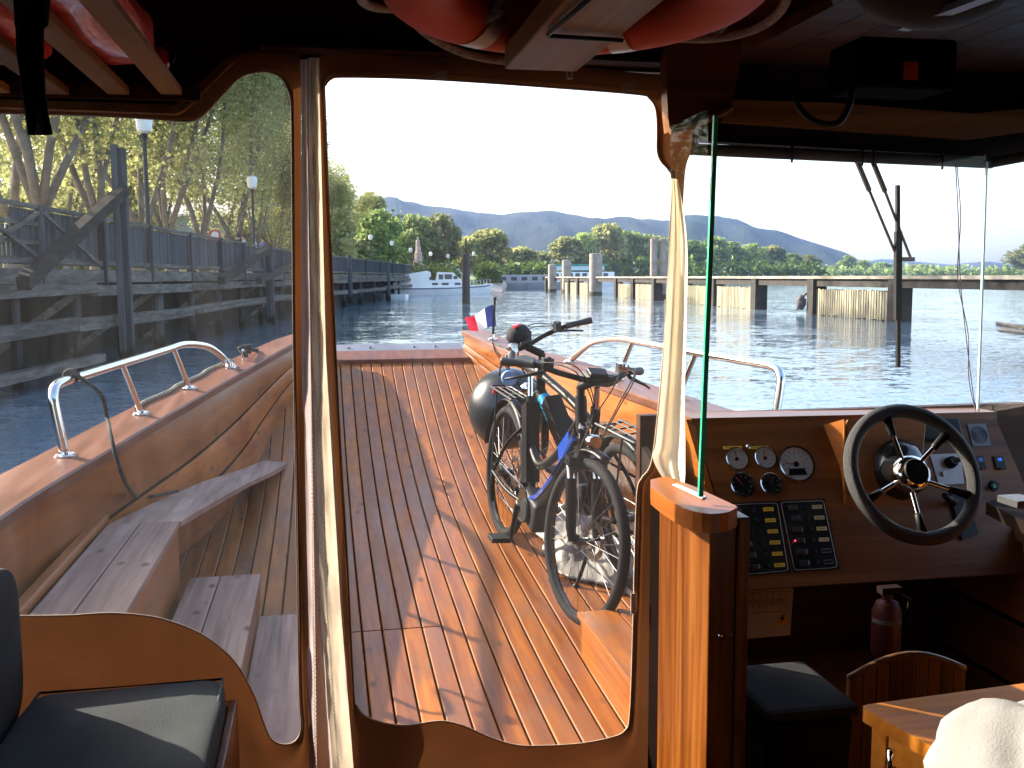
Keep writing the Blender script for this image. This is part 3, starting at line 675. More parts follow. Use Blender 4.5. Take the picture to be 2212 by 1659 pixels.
# white cruiser
W1 = PZ(958, 637, 0); root = empty('white_cruiser', W1, 'long white cabin cruiser with dark waterline moored by the wharf', 'boat')
M = Matrix.Translation(W1) @ Matrix.Rotation(rad(6), 4, 'Z'); Lh = 205 / 2150 * W1.y * 1.02
m = MB(); hull(m, Lh, 3.4, .75, bow=.35); m.build('hull', M_gel, root, xf=M, smooth='auto')
m = MB()
for zz in (.66,):
    for s in (-1, 1): m.tube([(-Lh / 2, s * 1.5, zz), (0, s * 1.73, zz + .02), (Lh * .25, s * 1.5, zz + .1), (Lh * .42, s * .8, zz + .22), (Lh * .5, 0, zz + .33)], .05, 6)
m.build('rub_rail', M_nav, root, xf=M)
m = MB(); m.prism([(-Lh * .49, -1.45, .75), (-Lh * .13, -1.45, .75), (-Lh * .13, -1.4, 2.35), (-Lh * .17, -1.35, 2.5), (-Lh * .47, -1.35, 1.98), (-Lh * .49, -1.4, 1.9)], (0, 2.8, 0))
m.build('aft_cabin', M_gel, root, xf=M, bevel=.06)
m = MB(); m.prism([(-Lh * .13, -1.3, .75), (Lh * .26, -1.3, .75), (Lh * .22, -1.3, 1.42), (-Lh * .13, -1.3, 1.5)], (0, 2.6, 0)); m.build('saloon', M_gel, root, xf=M, bevel=.05)
m = MB(); m.prism([(-Lh * .08, -1.1, 1.45), (Lh * .19, -1.1, 1.4), (Lh * .10, -1.05, 2.3), (-Lh * .06, -1.05, 2.36)], (0, 2.2, 0)); m.build('wheelhouse', M_gel, root, xf=M, bevel=.05)
for a, b, z0, z1, yy in ((-.05, -.005, 1.6, 2.1, -1.12), (.01, .085, 1.62, 2.12, -1.12), (.1, .14, 1.62, 1.95, -1.12), (-.12, -.06, 1.02, 1.25, -1.325), (-.02, .05, 1.02, 1.25, -1.325), (.11, .17, 1.02, 1.25, -1.325), (-.145, -.13, 1.55, 1.85, -1.47)):
    m = MB(); m.wbox(Lh * a, Lh * b, yy, yy + .04, z0, z1); m.build('window', M_win, root, xf=M)
m = MB()
for f in range(7):
    q = .27 + .035 * f; m.cyl((Lh * q, -1.35 + f * .17, .85 + f * .02), (Lh * q, -1.3 + f * .17, 1.45 + f * .02), .02, n=6)
m.tube([(Lh * (.27 + .035 * f), -1.3 + f * .17, 1.45 + f * .02) for f in range(7)], .02, 6); m.build('bow_rail', plain('steel', (.6, .6, .6), .25, 1), root, xf=M)
# small dinghy at its stern
P0 = PZ(848, 645, 0); m = MB(); hull(m, 2.6, 1.2, .35, -.1, .15); tag(m.build('dinghy', M_gel, xf=Matrix.Translation(P0) @ Matrix.Rotation(rad(170), 4, 'Z'), smooth='auto'), 'small white dinghy floating by the stern of the white cruiser', 'dinghy')
# grey houseboat and white cruiser behind, far centre
P0 = PZ(1143, 625, 0); root = empty('grey_houseboat', P0, 'grey low houseboat moored where the jetty begins', 'boat'); M = Matrix.Translation(P0) @ Matrix.Rotation(rad(-4), 4, 'Z')
M_gb = plain('grey_boat', (.25, .25, .27), .7, var=.2, scale=1)
m = MB(); hull(m, 11, 3.6, .9, bow=.2); m.build('hull', M_gb, root, xf=M, smooth='auto')
m = MB(); m.wbox(-4.6, 3.2, -1.4, 1.4, .9, 2.1); m.build('cabin', plain('boat_grey_light', (.36, .36, .38), .6, var=.1), root, xf=M, bevel=.08)
for i in range(5): m = MB(); m.wbox(-4 + i * 1.5, -3.2 + i * 1.5, -1.44, -1.41, 1.3, 1.8); m.build('window', M_win, root, xf=M)
P0 = XD(1115, 190, 0); root = empty('pale_motorboat', P0, 'pale motorboat cabin just behind the grey houseboat', 'boat'); M = Matrix.Translation(P0)
m = MB(); hull(m, 9, 3, 1.1, bow=.3); m.build('hull', M_gel, root, xf=M, smooth='auto')
m = MB(); m.prism([(-3.4, -1.2, 1.1), (2.2, -1.2, 1.1), (1.2, -1.1, 2.7), (-3.1, -1.1, 2.8)], (0, 2.4, 0)); m.build('cabin', M_gel, root, xf=M, bevel=.1)
m = MB(); m.wbox(-2.8, .9, -1.25, -1.19, 1.9, 2.4); m.build('window', M_win, root, xf=M)
# white river ship beyond the jetty
P0 = XD(1272, 180, 0); root = empty('river_ship', P0, 'white two deck river ship with green roof beyond the jetty', 'ship'); M = Matrix.Translation(P0)
m = MB(); hull(m, 15, 4.5, 1.2, bow=.4); m.build('hull', M_gel, root, xf=M, smooth='auto')
m = MB(); m.wbox(-6.8, 4.4, -1.9, 1.9, 1.25, 2.6); m.build('lower_deck', M_gel, root, xf=M, bevel=.05)
m = MB(); m.wbox(-6.6, 2.6, -1.8, 1.8, 2.9, 3.7); m.build('upper_deck', plain('pale_teal', (.5, .62, .66), .5), root, xf=M, bevel=.05)
m = MB(); m.prism([(-7, -2, 3.75), (3.4, -2, 3.75), (2.6, -2, 3.98), (-6.6, -2, 3.98)], (0, 4, 0)); m.build('roof', plain('green_roof', (.02, .28, .2), .5), root, xf=M)
for i in range(8):
    m = MB(); m.wbox(-6.3 + i * 1.25, -5.5 + i * 1.25, -1.96, -1.91, 1.8, 2.4); m.build('window', M_win, root, xf=M)

# concrete filled mooring piles
M_pile = plain('pile_steel', (.30, .26, .225), .8, var=.3, scale=1.5, bump=.4, bscale=12)
M_pdark = plain('pile_dark', (.035, .03, .032), .6, var=.3, scale=1.5)
def pile(x, wpx, ytop, ybase, label, mat=None, d=None, mast=None):
    P0 = PZ(x, ybase, 0) if d is None else XD(x, d, 0); r = wpx / 2 / 2163 * P0.y; zt = PD(x, ytop, P0.y / ray(x, ytop).y).z
    root = empty('mooring_pile', P0, label, 'mooring pile', 'round mooring piles standing in the river')
    m = MB(); m.lathe(P0, (0, 0, 1), [(r, -1), (r, zt - .02), (r * .94, zt), (0, zt + .03)], 20); m.build('shaft', mat or M_pile, root, smooth='auto')
    m = MB(); m.lathe(P0, (0, 0, 1), [(r * 1.03, -.1), (r * 1.03, .35), (r * 1.0, .4)], 20); m.build('tide_mark', plain('algae', (.05, .05, .03), .8, var=.4, scale=3), root, smooth='auto')
    if mast:
        zm = PD(x, mast, P0.y / ray(x, mast).y).z; q = MB(); q.cyl(P0 + Vector((r * .1, 0, zt)), P0 + Vector((r * .1, 0, zm)), .07, .05, 8); q.build('mast', M_pdark, root)
    else:
        q = MB()
        for a in (-.5, .1, .6): q.cyl(P0 + Vector((r * a, 0, zt - .02)), P0 + Vector((r * a, 0, zt + r * .9)), .03, n=5)
        q.build('bolt', M_pile, root)
pile(1007, 17, 548, 656, 'dark mooring pile with a thin mast in front of the white cruiser', M_pdark, mast=515)
pile(1193, 18, 571, 0, 'shortest pale mooring pile at the left start of the jetty', d=117)
pile(1224, 20, 562, 0, 'second pale mooring pile, left of the river ship', d=112)
pile(1287, 28, 548, 0, 'wide pale mooring pile in front of the river ship', d=95)
pile(1412, 16, 516, 0, 'left one of the tall paired mooring piles', d=78)
pile(1432, 16, 516, 0, 'right one of the tall paired mooring piles', d=78)

# jetty on the right: beam at eye height on timber posts, slatted wave screens between some posts
JA, JB = Vector((16.0, 36, 0)), Vector((4.7, 124, 0)); JD = (JB - JA).normalized(); JN = Vector((JD.y, -JD.x, 0))
def JX(x):
    r = ray(x, 597); den = JD.x * r.y - JD.y * r.x; t = (JA.y * r.x - JA.x * r.y) / den; return t
M_jb = wood('jetty_timber', (.20, .175, .14), (.38, .33, .26), (.52, .47, .39), 's', .9, 0, .6, False, .4, spec=.2)
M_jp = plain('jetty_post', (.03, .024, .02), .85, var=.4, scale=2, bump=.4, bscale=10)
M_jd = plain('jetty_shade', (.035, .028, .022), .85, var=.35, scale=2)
M_js = wood('jetty_slat', (.22, .19, .12), (.42, .37, .26), (.58, .52, .40), 'z', .9, 0, .7, False, .4, spec=.2)
jet = empty('jetty', JA, 'long pale timber jetty with slatted screens crossing the river on the right', 'jetty')
def JP(t, z, off=0): return JA + JD * t + JN * off + Vector((0, 0, z))
mb = MB(); t = -30; Lj = (JB - JA).length
while t < Lj: mb.rnd(random.random()); mb.beam(JP(t, 1.74), JP(min(t + 5.98, Lj), 1.74), 1.1, .13); t += 6
mb.build('walkway', M_jb, jet)
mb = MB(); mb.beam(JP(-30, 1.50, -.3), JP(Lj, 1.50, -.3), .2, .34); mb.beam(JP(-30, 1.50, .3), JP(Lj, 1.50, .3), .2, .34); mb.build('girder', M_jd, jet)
posts = [1187, 1222, 1237, 1257, 1282, 1341, 1379, 1425, 1489, 1556, 1648, 1774, 1956]
for x in posts:
    t = JX(x); w_ = .42
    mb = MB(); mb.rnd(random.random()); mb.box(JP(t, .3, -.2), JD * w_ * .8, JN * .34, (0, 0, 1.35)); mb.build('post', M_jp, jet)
for x0, x1 in ((1222, 1237), (1237, 1257), (1257, 1282), (1341, 1379), (1379, 1425), (1489, 1556), (1556, 1648), (1774, 1956)):
    a, b = JX(x1), JX(x0); mb = MB(); t = a + .35
    while t < b - .3: mb.rnd(random.random()); mb.box(JP(t, .60 + random.uniform(-.02, .02), -.32), JD * .072, JN * .03, (0, 0, .60 + random.uniform(-.03, .03))); t += .225
    mb.box(JP((a + b) / 2, .9, -.28), JD * (b - a) / 2, JN * .02, (0, 0, .06)); mb.box(JP((a + b) / 2, .25, -.28), JD * (b - a) / 2, JN * .02, (0, 0, .06))
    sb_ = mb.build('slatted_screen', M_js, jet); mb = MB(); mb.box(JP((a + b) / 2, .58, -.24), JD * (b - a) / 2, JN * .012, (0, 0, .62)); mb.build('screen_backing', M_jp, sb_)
t = JX(1768) - .5; mb = MB(); mb.ball(JP(t + .8, .55, -.7), .24, 10, 8, (1, 1, 1.5), lambda d: 1 + .25 * noise.noise(d * 3)); mb.tube([JP(t + .3, 1.2, -.4), JP(t + .7, .9, -.6), JP(t + 1.0, .2, -.8)], .06, 6)
tag(mb.build('tangled_fender', plain('fender_rag', (.12, .10, .11), .8, var=.6, scale=5), smooth=True), 'tangled dark fender rope hanging on a jetty post', 'fender')
rb = empty('driftwood', PZ(2190, 710, 0), 'two pale driftwood poles floating at the right', 'driftwood')
m = MB(); m.tube([PZ(2153, 698, .05), PZ(2260, 715, .06)], [.05, .09], 7); m.build('pole', M_jb, rb); m = MB(); m.tube([PZ(2158, 712, .04), PZ(2250, 722, .05)], [.04, .07], 7); m.build('pole', M_jb, rb)

# people sitting on the promenade behind the railing (small figures)
M_skin = plain('skin', (.45, .28, .2), .6, var=.05); M_hair = plain('hair', (.04, .03, .02), .7)
def person(x, d, shirt, trouser, label, face):
    P0 = XD(x, d, ZQ); root = empty('person', P0, label, 'person', None)
    M = Matrix.Translation(P0) @ Matrix.Rotation(face, 4, 'Z')
    v = {'pel': (0, 0, .92, .15), 'wa': (0, 0, 1.08, .13), 'ch': (0, .01, 1.32, .165), 'nk': (0, 0, 1.48, .06), 'hd': (0, .02, 1.62, .095), 'tp': (0, .01, 1.72, .07),
         'sl': (-.17, 0, 1.42, .06), 'el': (-.24, .03, 1.14, .045), 'wl': (-.22, .14, .92, .032), 'hl': (-.21, .2, .86, .035), 'sr': (.17, 0, 1.42, .06), 'er': (.24, .03, 1.14, .045), 'wr': (.22, .14, .92, .032), 'hr': (.21, .2, .86, .035),
         'tl': (-.1, 0, .82, .09), 'kl': (-.11, .03, .48, .06), 'al': (-.11, 0, .09, .042), 'fl': (-.11, .15, .04, .04), 'tr': (.1, 0, .82, .09), 'kr': (.11, .03, .48, .06), 'ar': (.11, 0, .09, .042), 'fr': (.11, .15, .04, .04)}
    ks = list(v); ed = [('pel', 'wa'), ('wa', 'ch'), ('ch', 'nk'), ('nk', 'hd'), ('hd', 'tp'), ('ch', 'sl'), ('sl', 'el'), ('el', 'wl'), ('wl', 'hl'), ('ch', 'sr'), ('sr', 'er'), ('er', 'wr'), ('wr', 'hr'), ('pel', 'tl'), ('tl', 'kl'), ('kl', 'al'), ('al', 'fl'), ('pel', 'tr'), ('tr', 'kr'), ('kr', 'ar'), ('ar', 'fr')]
    me = bpy.data.meshes.new('body'); me.from_pydata([(M @ Vector(v[k][:3])) - P0 for k in ks], [(ks.index(a), ks.index(b)) for a, b in ed], [])
    o = bpy.data.objects.new('body', me); COL.objects.link(o); o.parent = root
    md = o.modifiers.new('skin', 'SKIN'); me.skin_vertices[0].data[0].use_root = True
    for i, k in enumerate(ks): me.skin_vertices[0].data[i].radius = (v[k][3], v[k][3])
    q = o.modifiers.new('sub', 'SUBSURF'); q.levels = q.render_levels = 2
    mm, n = newmat('figure'); oo = nd(n, 'ShaderNodeOutputMaterial'); pb = nd(n, 'ShaderNodeBsdfPrincipled', i_Roughness=.8); tc = nd(n, 'ShaderNodeTexCoord'); sx = nd(n, 'ShaderNodeSeparateXYZ'); ln(n, tc, 'Object', sx, 0)
    r = ramp(n, [(0, trouser), (.45, trouser), (.46, shirt), (.735, shirt), (.74, (.45, .28, .2))]); r.color_ramp.interpolation = 'CONSTANT'
    dv = nd(n, 'ShaderNodeMath', operation='DIVIDE'); dv.inputs[1].default_value = 2; ln(n, sx, 2, dv, 0); ln(n, dv, 0, r, 0); ln(n, r, 0, pb, 'Base Color'); ln(n, pb, 0, oo, 0); me.materials.append(mm)
    h = MB(); h.ball((0, -.02, 1.66), .11, 10, 7, (1, 1, 1)); h.build('hair', M_hair, root, xf=M, smooth=True)
for a in ((516, 34, (.03, .03, .04), 'person in a black jacket, left of the group behind the railing', 1.0), (530, 35, (.45, .5, .6), 'person in a pale blue shirt in the middle of the group behind the railing', 2.0), (552, 36.5, (.75, .76, .8), 'person in a white shirt behind the railing', -1.2), (570, 38, (.1, .12, .3), 'person in a navy shirt, right of the group behind the railing', 2.4)):
    person(a[0], a[1] + 10, a[2], (.04, .05, .1), a[3], a[4])
# ================================================================== THE FERRY
WD = ((.12, .031, .005), (.285, .086, .012), (.41, .136, .022))
M_deck = wood('deck_wood', *WD, 's', .42, .10, 1, True, .3, wear=(.20, .08, .035))
M_hull = wood('hull_wood', (.20, .055, .010), (.34, .105, .017), (.44, .155, .03), 's', .38, .1, .7, True, .15)
M_gun = wood('gunwale_wood', (.12, .046, .026), (.19, .076, .046), (.24, .105, .068), 's', .45, .08, .8, False, .15)
M_bench = wood('bench_wood', (.16, .095, .07), (.38, .245, .19), (.52, .37, .30), 's', .55, .05, 1, True, .3, wear=(.28, .19, .16))
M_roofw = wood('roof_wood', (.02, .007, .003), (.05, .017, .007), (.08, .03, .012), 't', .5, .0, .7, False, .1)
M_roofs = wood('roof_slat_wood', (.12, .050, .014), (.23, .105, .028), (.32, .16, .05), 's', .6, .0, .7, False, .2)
M_postw = wood('post_wood', (.045, .010, .001), (.15, .040, .003), (.27, .092, .010), 'z', .4, .12, 1.5, True, .6)
M_greyw = wood('grey_post_wood', (.2, .12, .09), (.34, .22, .17), (.46, .32, .26), 'z', .5, .1, 1.3, False, .3)
M_dash = wood('dash_wood', (.08, .026, .007), (.20, .072, .018), (.30, .115, .03), 't', .4, .1, .6, False, .12)
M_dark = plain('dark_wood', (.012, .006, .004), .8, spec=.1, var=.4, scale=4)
M_steel = plain('stainless', (.75, .74, .72), .16, 1, var=.05, scale=20)
M_blk = plain('black_plastic', (.011, .011, .012), .5, spec=.25, var=.1)
M_rub = plain('rubber', (.013, .013, .014), .8, spec=.15, var=.25, scale=20, bump=.3, bscale=120)
M_rope = plain('rope', (.38, .34, .28), .9, var=.3, scale=60, bump=.8, bscale=300)
M_rope2 = plain('dark_rope', (.05, .05, .045), .9, var=.5, scale=50, bump=.8, bscale=300)
M_alu = plain('aluminium_edge', (.22, .22, .25), .5, .5, var=.15, scale=3)

ferry = empty('passenger_ferry', L(.6, 3, 0), 'wooden river ferry with orange plank foredeck, curtained cabin and raised bow', 'boat')
ZD = [(-3, .33), (2, .35), (3.3, .36), (4.1, .40), (5.0, .455), (5.7, .52), (6.5, .66), (7.3, .87), (8.3, 1.20)]
def zdk(s): return sinterp(ZD, s)
ZG = [(-3, 1.04), (2.4, 1.045), (4.2, 1.10), (5.2, 1.15), (6.0, 1.20), (7.0, 1.28), (8.35, 1.40)]
def zg(s): return sinterp(ZG, s)
def on_gun(x, y, dz=0):
    s = 5.0
    for _ in range(25): p = toL(PZ(x, y, zg(s) + dz)); s = .5 * s + .5 * max(0, min(9, p.y))
    return p
gl = [on_gun(*q) for q in ((0, 1110), (200, 987), (400, 870), (520, 802), (640, 736))]
gr = [on_gun(*q) for q in ((985, 716), (1089, 753), (1194, 783), (1261, 810), (1405, 860))]
print('GL', [(round(p.x, 2), round(p.y, 2)) for p in gl]); print('GR', [(round(p.x, 2), round(p.y, 2)) for p in gr])
SEND = 8.32
GLI = sorted([(p.y, p.x) for p in gl]); GRI = sorted([(p.y, p.x) for p in gr])
CT = .57
GLI = [(-3, -1.12), (2.4, -1.10)] + [q for q in GLI if q[0] > 2.8 and q[0] < 8.1] + [(8.4, -.02)]
GRI = [(-3, 2.2), (2.4, 2.18), (3.6, 2.12)] + [q for q in GRI if q[0] > 3.9 and q[0] < 8.1] + [(8.4, 1.16)]
def gli(s): return sinterp(GLI, s)
def gri(s): return sinterp(GRI, s)
TB = [(-3, -.96), (4.4, -.94), (5.0, -.78), (5.5, -.62), (6.3, -.46), (7.0, -.37), (7.6, -.24), (8.4, .02)]
def tbl(s): return sinterp(TB, s)
def tbr(s): return 2 * CT - tbl(s)
def wall_l(s, f): return tbl(s) + (gli(s) - tbl(s)) * f ** .8     # f 0 at the deck, 1 at the gunwale
def wall_r(s, f): return tbr(s) + (gri(s) - tbr(s)) * f ** .8

# ---- deck planks
mb = MB(); pit = .083; rnd = random.Random(4); i = -14
while -1.2 + (i + 14) * pit < 2.35:
    t0 = -1.2 + (i + 14) * pit; t1 = t0 + pit - .007; tm = (t0 + t1) / 2; i += 1
    segs = [(-2.5, 4.02), (4.03, SEND - .17)] if t0 < .42 else [(-2.5, SEND - .17)]
    for (a, b) in segs:
        mb.rnd(rnd.random()); n = max(2, int((b - a) / .18)); rows = []; ok = False
        for k in range(n + 1):
            s = a + (b - a) * k / n
            if not (tbl(s) - .12 < tm < tbr(s) + .12): 
                if rows: break
                continue
            z = zdk(s); c = .0035
            rows.append([L(t0, s, z - .022), L(t0, s, z - c), L(t0 + c, s, z), L(t1 - c, s, z), L(t1, s, z - c), L(t1, s, z - .022)])
        if len(rows) > 1:
            mb.grid(rows); mb.add(rows[0], [(0, 1, 2, 3, 4, 5)]); mb.add(rows[-1], [(5, 4, 3, 2, 1, 0)])
deck = mb.build('deck', M_deck, ferry)
mb = MB(); rows = [[L(tbl(s := -2.5 + 10.7 * k / 60) - .2, s, zdk(s) - .03), L(tbr(s) + .2, s, zdk(s) - .03)] for k in range(61)]; mb.grid(rows)
mb.grid([[p - Vector((0, 0, .05)) for p in r] for r in rows]); mb.build('deck_base', M_dark, ferry)
# seam board, hatch board, bow sill, metal edge
mb = MB(); mb.rnd(.7); mb.lbox(-.30, -.02, 2.3, 4.25, .385, .402 + .012); mb.rnd(.4); mb.lbox(-.015, .07, 2.3, 4.25, .38, .41); mb.build('hatch_board', M_bench, ferry, bevel=.004)
mb = MB(); za, zb = zdk(SEND - .16), zdk(SEND)
mb.rnd(.8); mb.hexa([L(-.12, SEND - .16, za - .05), L(1.25, SEND - .16, za - .05), L(1.2, SEND + .04, zb - .03), L(-.1, SEND + .04, zb - .03), L(-.12, SEND - .16, za + .03), L(1.25, SEND - .16, za + .03), L(1.2, SEND + .04, zb + .045), L(-.1, SEND + .04, zb + .045)])
mb.build('bow_sill', M_gun, ferry, bevel=.006)
mb = MB(); mb.hexa([L(-.1, SEND + .045, zb - .03), L(1.17, SEND + .045, zb - .03), L(1.15, SEND + .22, zb + .0), L(-.08, SEND + .22, zb + .0), L(-.1, SEND + .045, zb + .04), L(1.17, SEND + .045, zb + .04), L(1.15, SEND + .22, zb + .085), L(-.08, SEND + .22, zb + .085)])
for t in (.2, .38, .75, .93): mb.cyl(L(t, SEND + .12, zb + .055), L(t, SEND + .12, zb + .072), .012, n=8)
mb.build('bow_edge', M_alu, ferry)
# ---- inner side planking with seams
def side(fn, label, sgn):
    mb = MB(); cuts = [0, .02, .30, .31, .60, .61, .88, 1.0]
    nS = 70
    for a, b in ((0, .30), (.325, .60), (.625, 1.0)):
        mb.rnd(rnd.random()); rows = []
        for k in range(nS + 1):
            s = -2.5 + (SEND + 2.5) * k / nS; zb_ = zdk(s) - .02; zt_ = zg(s) - .045; row = []
            for j in range(5):
                f = a + (b - a) * j / 4; off = .006 * (1 if 0 < j < 4 else 0)
                row.append(L(fn(s, f) - sgn * off, s, zb_ + (zt_ - zb_) * f))
            rows.append(row)
        mb.grid(rows)
    mb.build('side_planking', M_hull, ferry, smooth=True)
    mb = MB(); rows = []
    for k in range(nS + 1):
        s = -2.5 + (SEND + 2.5) * k / nS; zb_ = zdk(s) - .06; zt_ = zg(s) - .04
        rows.append([L(fn(s, f) + sgn * .012, s, zb_ + (zt_ - zb_) * f) for f in (0, .5, 1)])
    mb.grid(rows)
    mb.grid([[p + Rr * sgn * .02 for p in r] for r in rows]); mb.build('hull_backing', M_dark, ferry)
side(wall_l, 'left', -1); side(wall_r, 'right', 1)
def gunwale(gi, sgn):
    mb = MB(); W = .25; rows = []
    for k in range(61):
        s = -2.5 + (SEND + .03 + 2.5) * k / 60; w_ = W * (1 - .25 * max(0, (s - 6) / 2.3)); a = gi(s) - sgn * .02; z = zg(s); c = .008; b = gi(s) + sgn * w_
        rows.append([L(a, s, z - .045), L(a, s, z - c), L(a + sgn * c, s, z), L(b - sgn * c, s, z), L(b, s, z - c), L(b, s, z - .045)])
    mb.grid([r + [r[0]] for r in rows]); mb.add(rows[-1], [(0, 1, 2, 3, 4, 5)])
    mb.build('gunwale', M_gun, ferry)
    mb = MB(); rows = []
    for k in range(61):
        s = -2.5 + (SEND + 2.5) * k / 60; b = gi(s) + sgn * .21; lo = -.15 if s < 6.5 else -.15 + (s - 6.5) * .5
        rows.append([L(b, s, zg(s) - .04), L(b - sgn * .03, s, .5), L(b - sgn * .25, s, lo)])
    mb.grid(rows); mb.build('outer_hull', M_hull, ferry, smooth=True)
gunwale(gli, -1); gunwale(gri, 1)
mb = MB(); mb.grid([[L(-.2, SEND + .03, 1.2), L(1.35, SEND + .03, 1.2)], [L(-.25, SEND - .1, .9), L(1.4, SEND - .1, .9)], [L(-.3, SEND - .6, .4), L(1.45, SEND - .6, .4)], [L(-.4, SEND - 1.4, -.1), L(1.55, SEND - 1.4, -.1)]]); mb.build('bow_transom', M_hull, ferry)

# ---- benches on the left, step on the right
def planks(name, rects, z0, z1, mat=M_bench):
    mb = MB()
    for t0, t1, s0, s1 in rects: mb.rnd(rnd.random()); mb.lbox(t0, t1, s0, s1, z0, z1)
    return mb.build(name, mat, ferry, bevel=.004)
planks('bench_seat', [(-.93, -.80, 2.45, 4.42), (-.795, -.635, 2.45, 4.42)], .775, .805)
mb = MB(); mb.rnd(.3); mb.lbox(-.665, -.64, 2.45, 4.40, .37, .773); mb.lbox(-.93, -.665, 4.38, 4.40, .4, .773); mb.build('bench_front', M_hull, ferry)
mb = MB(); mb.lbox(-.985, -.935, 2.3, 4.5, .80, .835); mb.build('bench_ledger', M_hull, ferry, bevel=.01)
planks('step_bench', [(-.60, -.475, 2.45, 4.42), (-.47, -.30, 2.45, 4.42)], .525, .550)
mb = MB(); mb.rnd(.35); mb.lbox(-.32, -.305, 2.45, 4.40, .37, .523); mb.lbox(-.60, -.32, 4.385, 4.40, .38, .523); mb.build('step_front', M_hull, ferry)
mb = MB(); mb.rnd(.75)
bk = [(-.93, 4.42, .803), (-.80, 5.0, .78), (-.66, 5.5, .76), (-.50, 6.15, .70), (-.36, 6.75, .66)]; fr = [(-.63, 4.42, .803), (-.53, 4.95, .775), (-.43, 5.5, .74), (-.31, 6.1, .69), (-.22, 6.7, .65)]
for a, b, c, d in zip(bk, bk[1:], fr, fr[1:]): mb.hexa([L(a[0], a[1], a[2] - .025), L(c[0], c[1], c[2] - .025), L(d[0], d[1], d[2] - .025), L(b[0], b[1], b[2] - .025), L(*a), L(*c), L(*d), L(*b)])
mb.build('side_shelf', M_bench, ferry)
planks('right_step_top', [(.945, 1.10, 2.5, 3.66), (1.105, 1.26, 2.5, 3.66), (1.265, 1.42, 2.5, 3.66), (1.425, 1.9, 2.5, 3.66)], .525, .548, M_deck)
mb = MB(); mb.rnd(.6); mb.lbox(.957, .975, 2.5, 3.65, .37, .523); mb.lbox(.957, 1.9, 3.63, 3.65, .38, .523); mb.build('right_step_front', M_deck, ferry)

# ---- handrails (steel) with legs and feet
def rail(gi, sgn, s0, s1, hs=(.30, .235)):
    tc = lambda s: gi(s) + sgn * .12
    out = lambda s, h: L(tc(s) + sgn * .16 * h, s, zg(s) + h)
    P = [out(s0, .0), out(s0, hs[0] * .6), out(s0 + .015, hs[0] * .86), out(s0 + .09, hs[0] * .98)]
    for f in (.15, .3, .45, .6, .7): P.append(out(s0 + (s1 - s0) * f, hs[0] + (hs[1] - hs[0]) * f + .0))
    P += [out(s0 + (s1 - s0) * .8, hs[1] * .93), out(s0 + (s1 - s0) * .88, hs[1] * .72), out(s0 + (s1 - s0) * .95, hs[1] * .36), out(s1, 0)]
    mb = MB(); mb.tube(smooth_pts(P, 6), .021, 14); h = mb.build('handrail', M_steel, ferry, smooth=True)
    legs = [s0 + (s1 - s0) * .36, s0 + (s1 - s0) * .665]
    for i, s in enumerate(legs):
        f = (s - s0) / (s1 - s0); mb = MB(); mb.cyl(out(s + .05, 0), out(s - .06, hs[0] + (hs[1] - hs[0]) * f), .015, n=12); mb.build('rail_leg', M_steel, h, smooth='auto')
    for s in [s0, legs[0] + .05, legs[1] + .05, s1]:
        mb = MB(); c = out(s, 0); mb.lathe(c, (0, 0, 1), [(.045, 0), (.045, .004), (.028, .010), (.026, .02), (0, .02)], 18)
        for a in range(4): mb.ball(c + (Rr * math.cos(a * 1.57 + .7) + A * math.sin(a * 1.57 + .7)) * .036 + Vector((0, 0, .006)), .007, 8, 5)
        mb.build('rail_foot', M_steel, h, smooth='auto')
    return out
f1 = on_gun(148, 985); f4 = on_gun(505, 792); print('rail left', f1, f4)
outL = rail(gli, -1, f1.y, f4.y)
g1 = on_gun(1690, 905); g1.y = 4.42; g4 = on_gun(1232, 782); print('rail right', g1, g4)
outR = rail(gri, 1, g1.y, g4.y)
# cleat with line on the left gunwale
def gunp(gi, sgn, s, off, z): return L(gi(s) + sgn * off, s, zg(s) + z)
cs = on_gun(530, 776).y
cl = MB(); c0 = gunp(gli, -1, cs, .12, 0)
for q in (-.05, .05): cl.cyl(c0 + A * q, c0 + A * q + Vector((0, 0, .05)), .012, n=10)
cl.tube([c0 + A * q + Vector((0, 0, z)) for q, z in ((-.15, .075), (-.08, .058), (.08, .058), (.15, .075))], [.008, .014, .014, .008], 10); cl.build('cleat', M_steel, ferry, smooth='auto')
mb = MB(); mb.lathe(gunp(gli, -1, cs - .35, .1, 0), (0, 0, 1), [(.035, 0), (.035, .006), (.02, .012), (.018, .04), (.026, .05), (0, .055)], 14); mb.build('deck_fitting', M_steel, ferry, smooth='auto')
mb = MB(); mb.tube(smooth_pts([c0 + Rr * a + A * b + Vector((0, 0, z)) for a, b, z in ((.02, -.09, .03), (-.03, .0, .07), (.03, .06, .045), (-.03, -.04, .08), (.04, .03, .09), (0, .12, .07), (.05, .2, .05), (.06, .36, .04))], 5), .014, 8)
tag(mb.build('mooring_line', M_rope2, smooth=True), 'dark line wrapped round the steel cleat on the left gunwale', 'rope')
mb = MB(); pts = [gunp(gli, -1, cs - .15, .17, .02)]
for f in range(9): pts.append(gunp(gli, -1, cs - .3 - f * .17, .2 + .012 * math.sin(f * 2.1), .012))
mb.tube(smooth_pts(pts, 5), .011, 8); tag(mb.build('braided_rope', plain('braid', (.30, .27, .2), .9, var=.7, scale=90, bump=.8, bscale=200), smooth=True), 'pale braided rope lying along the outer edge of the left gunwale', 'rope')
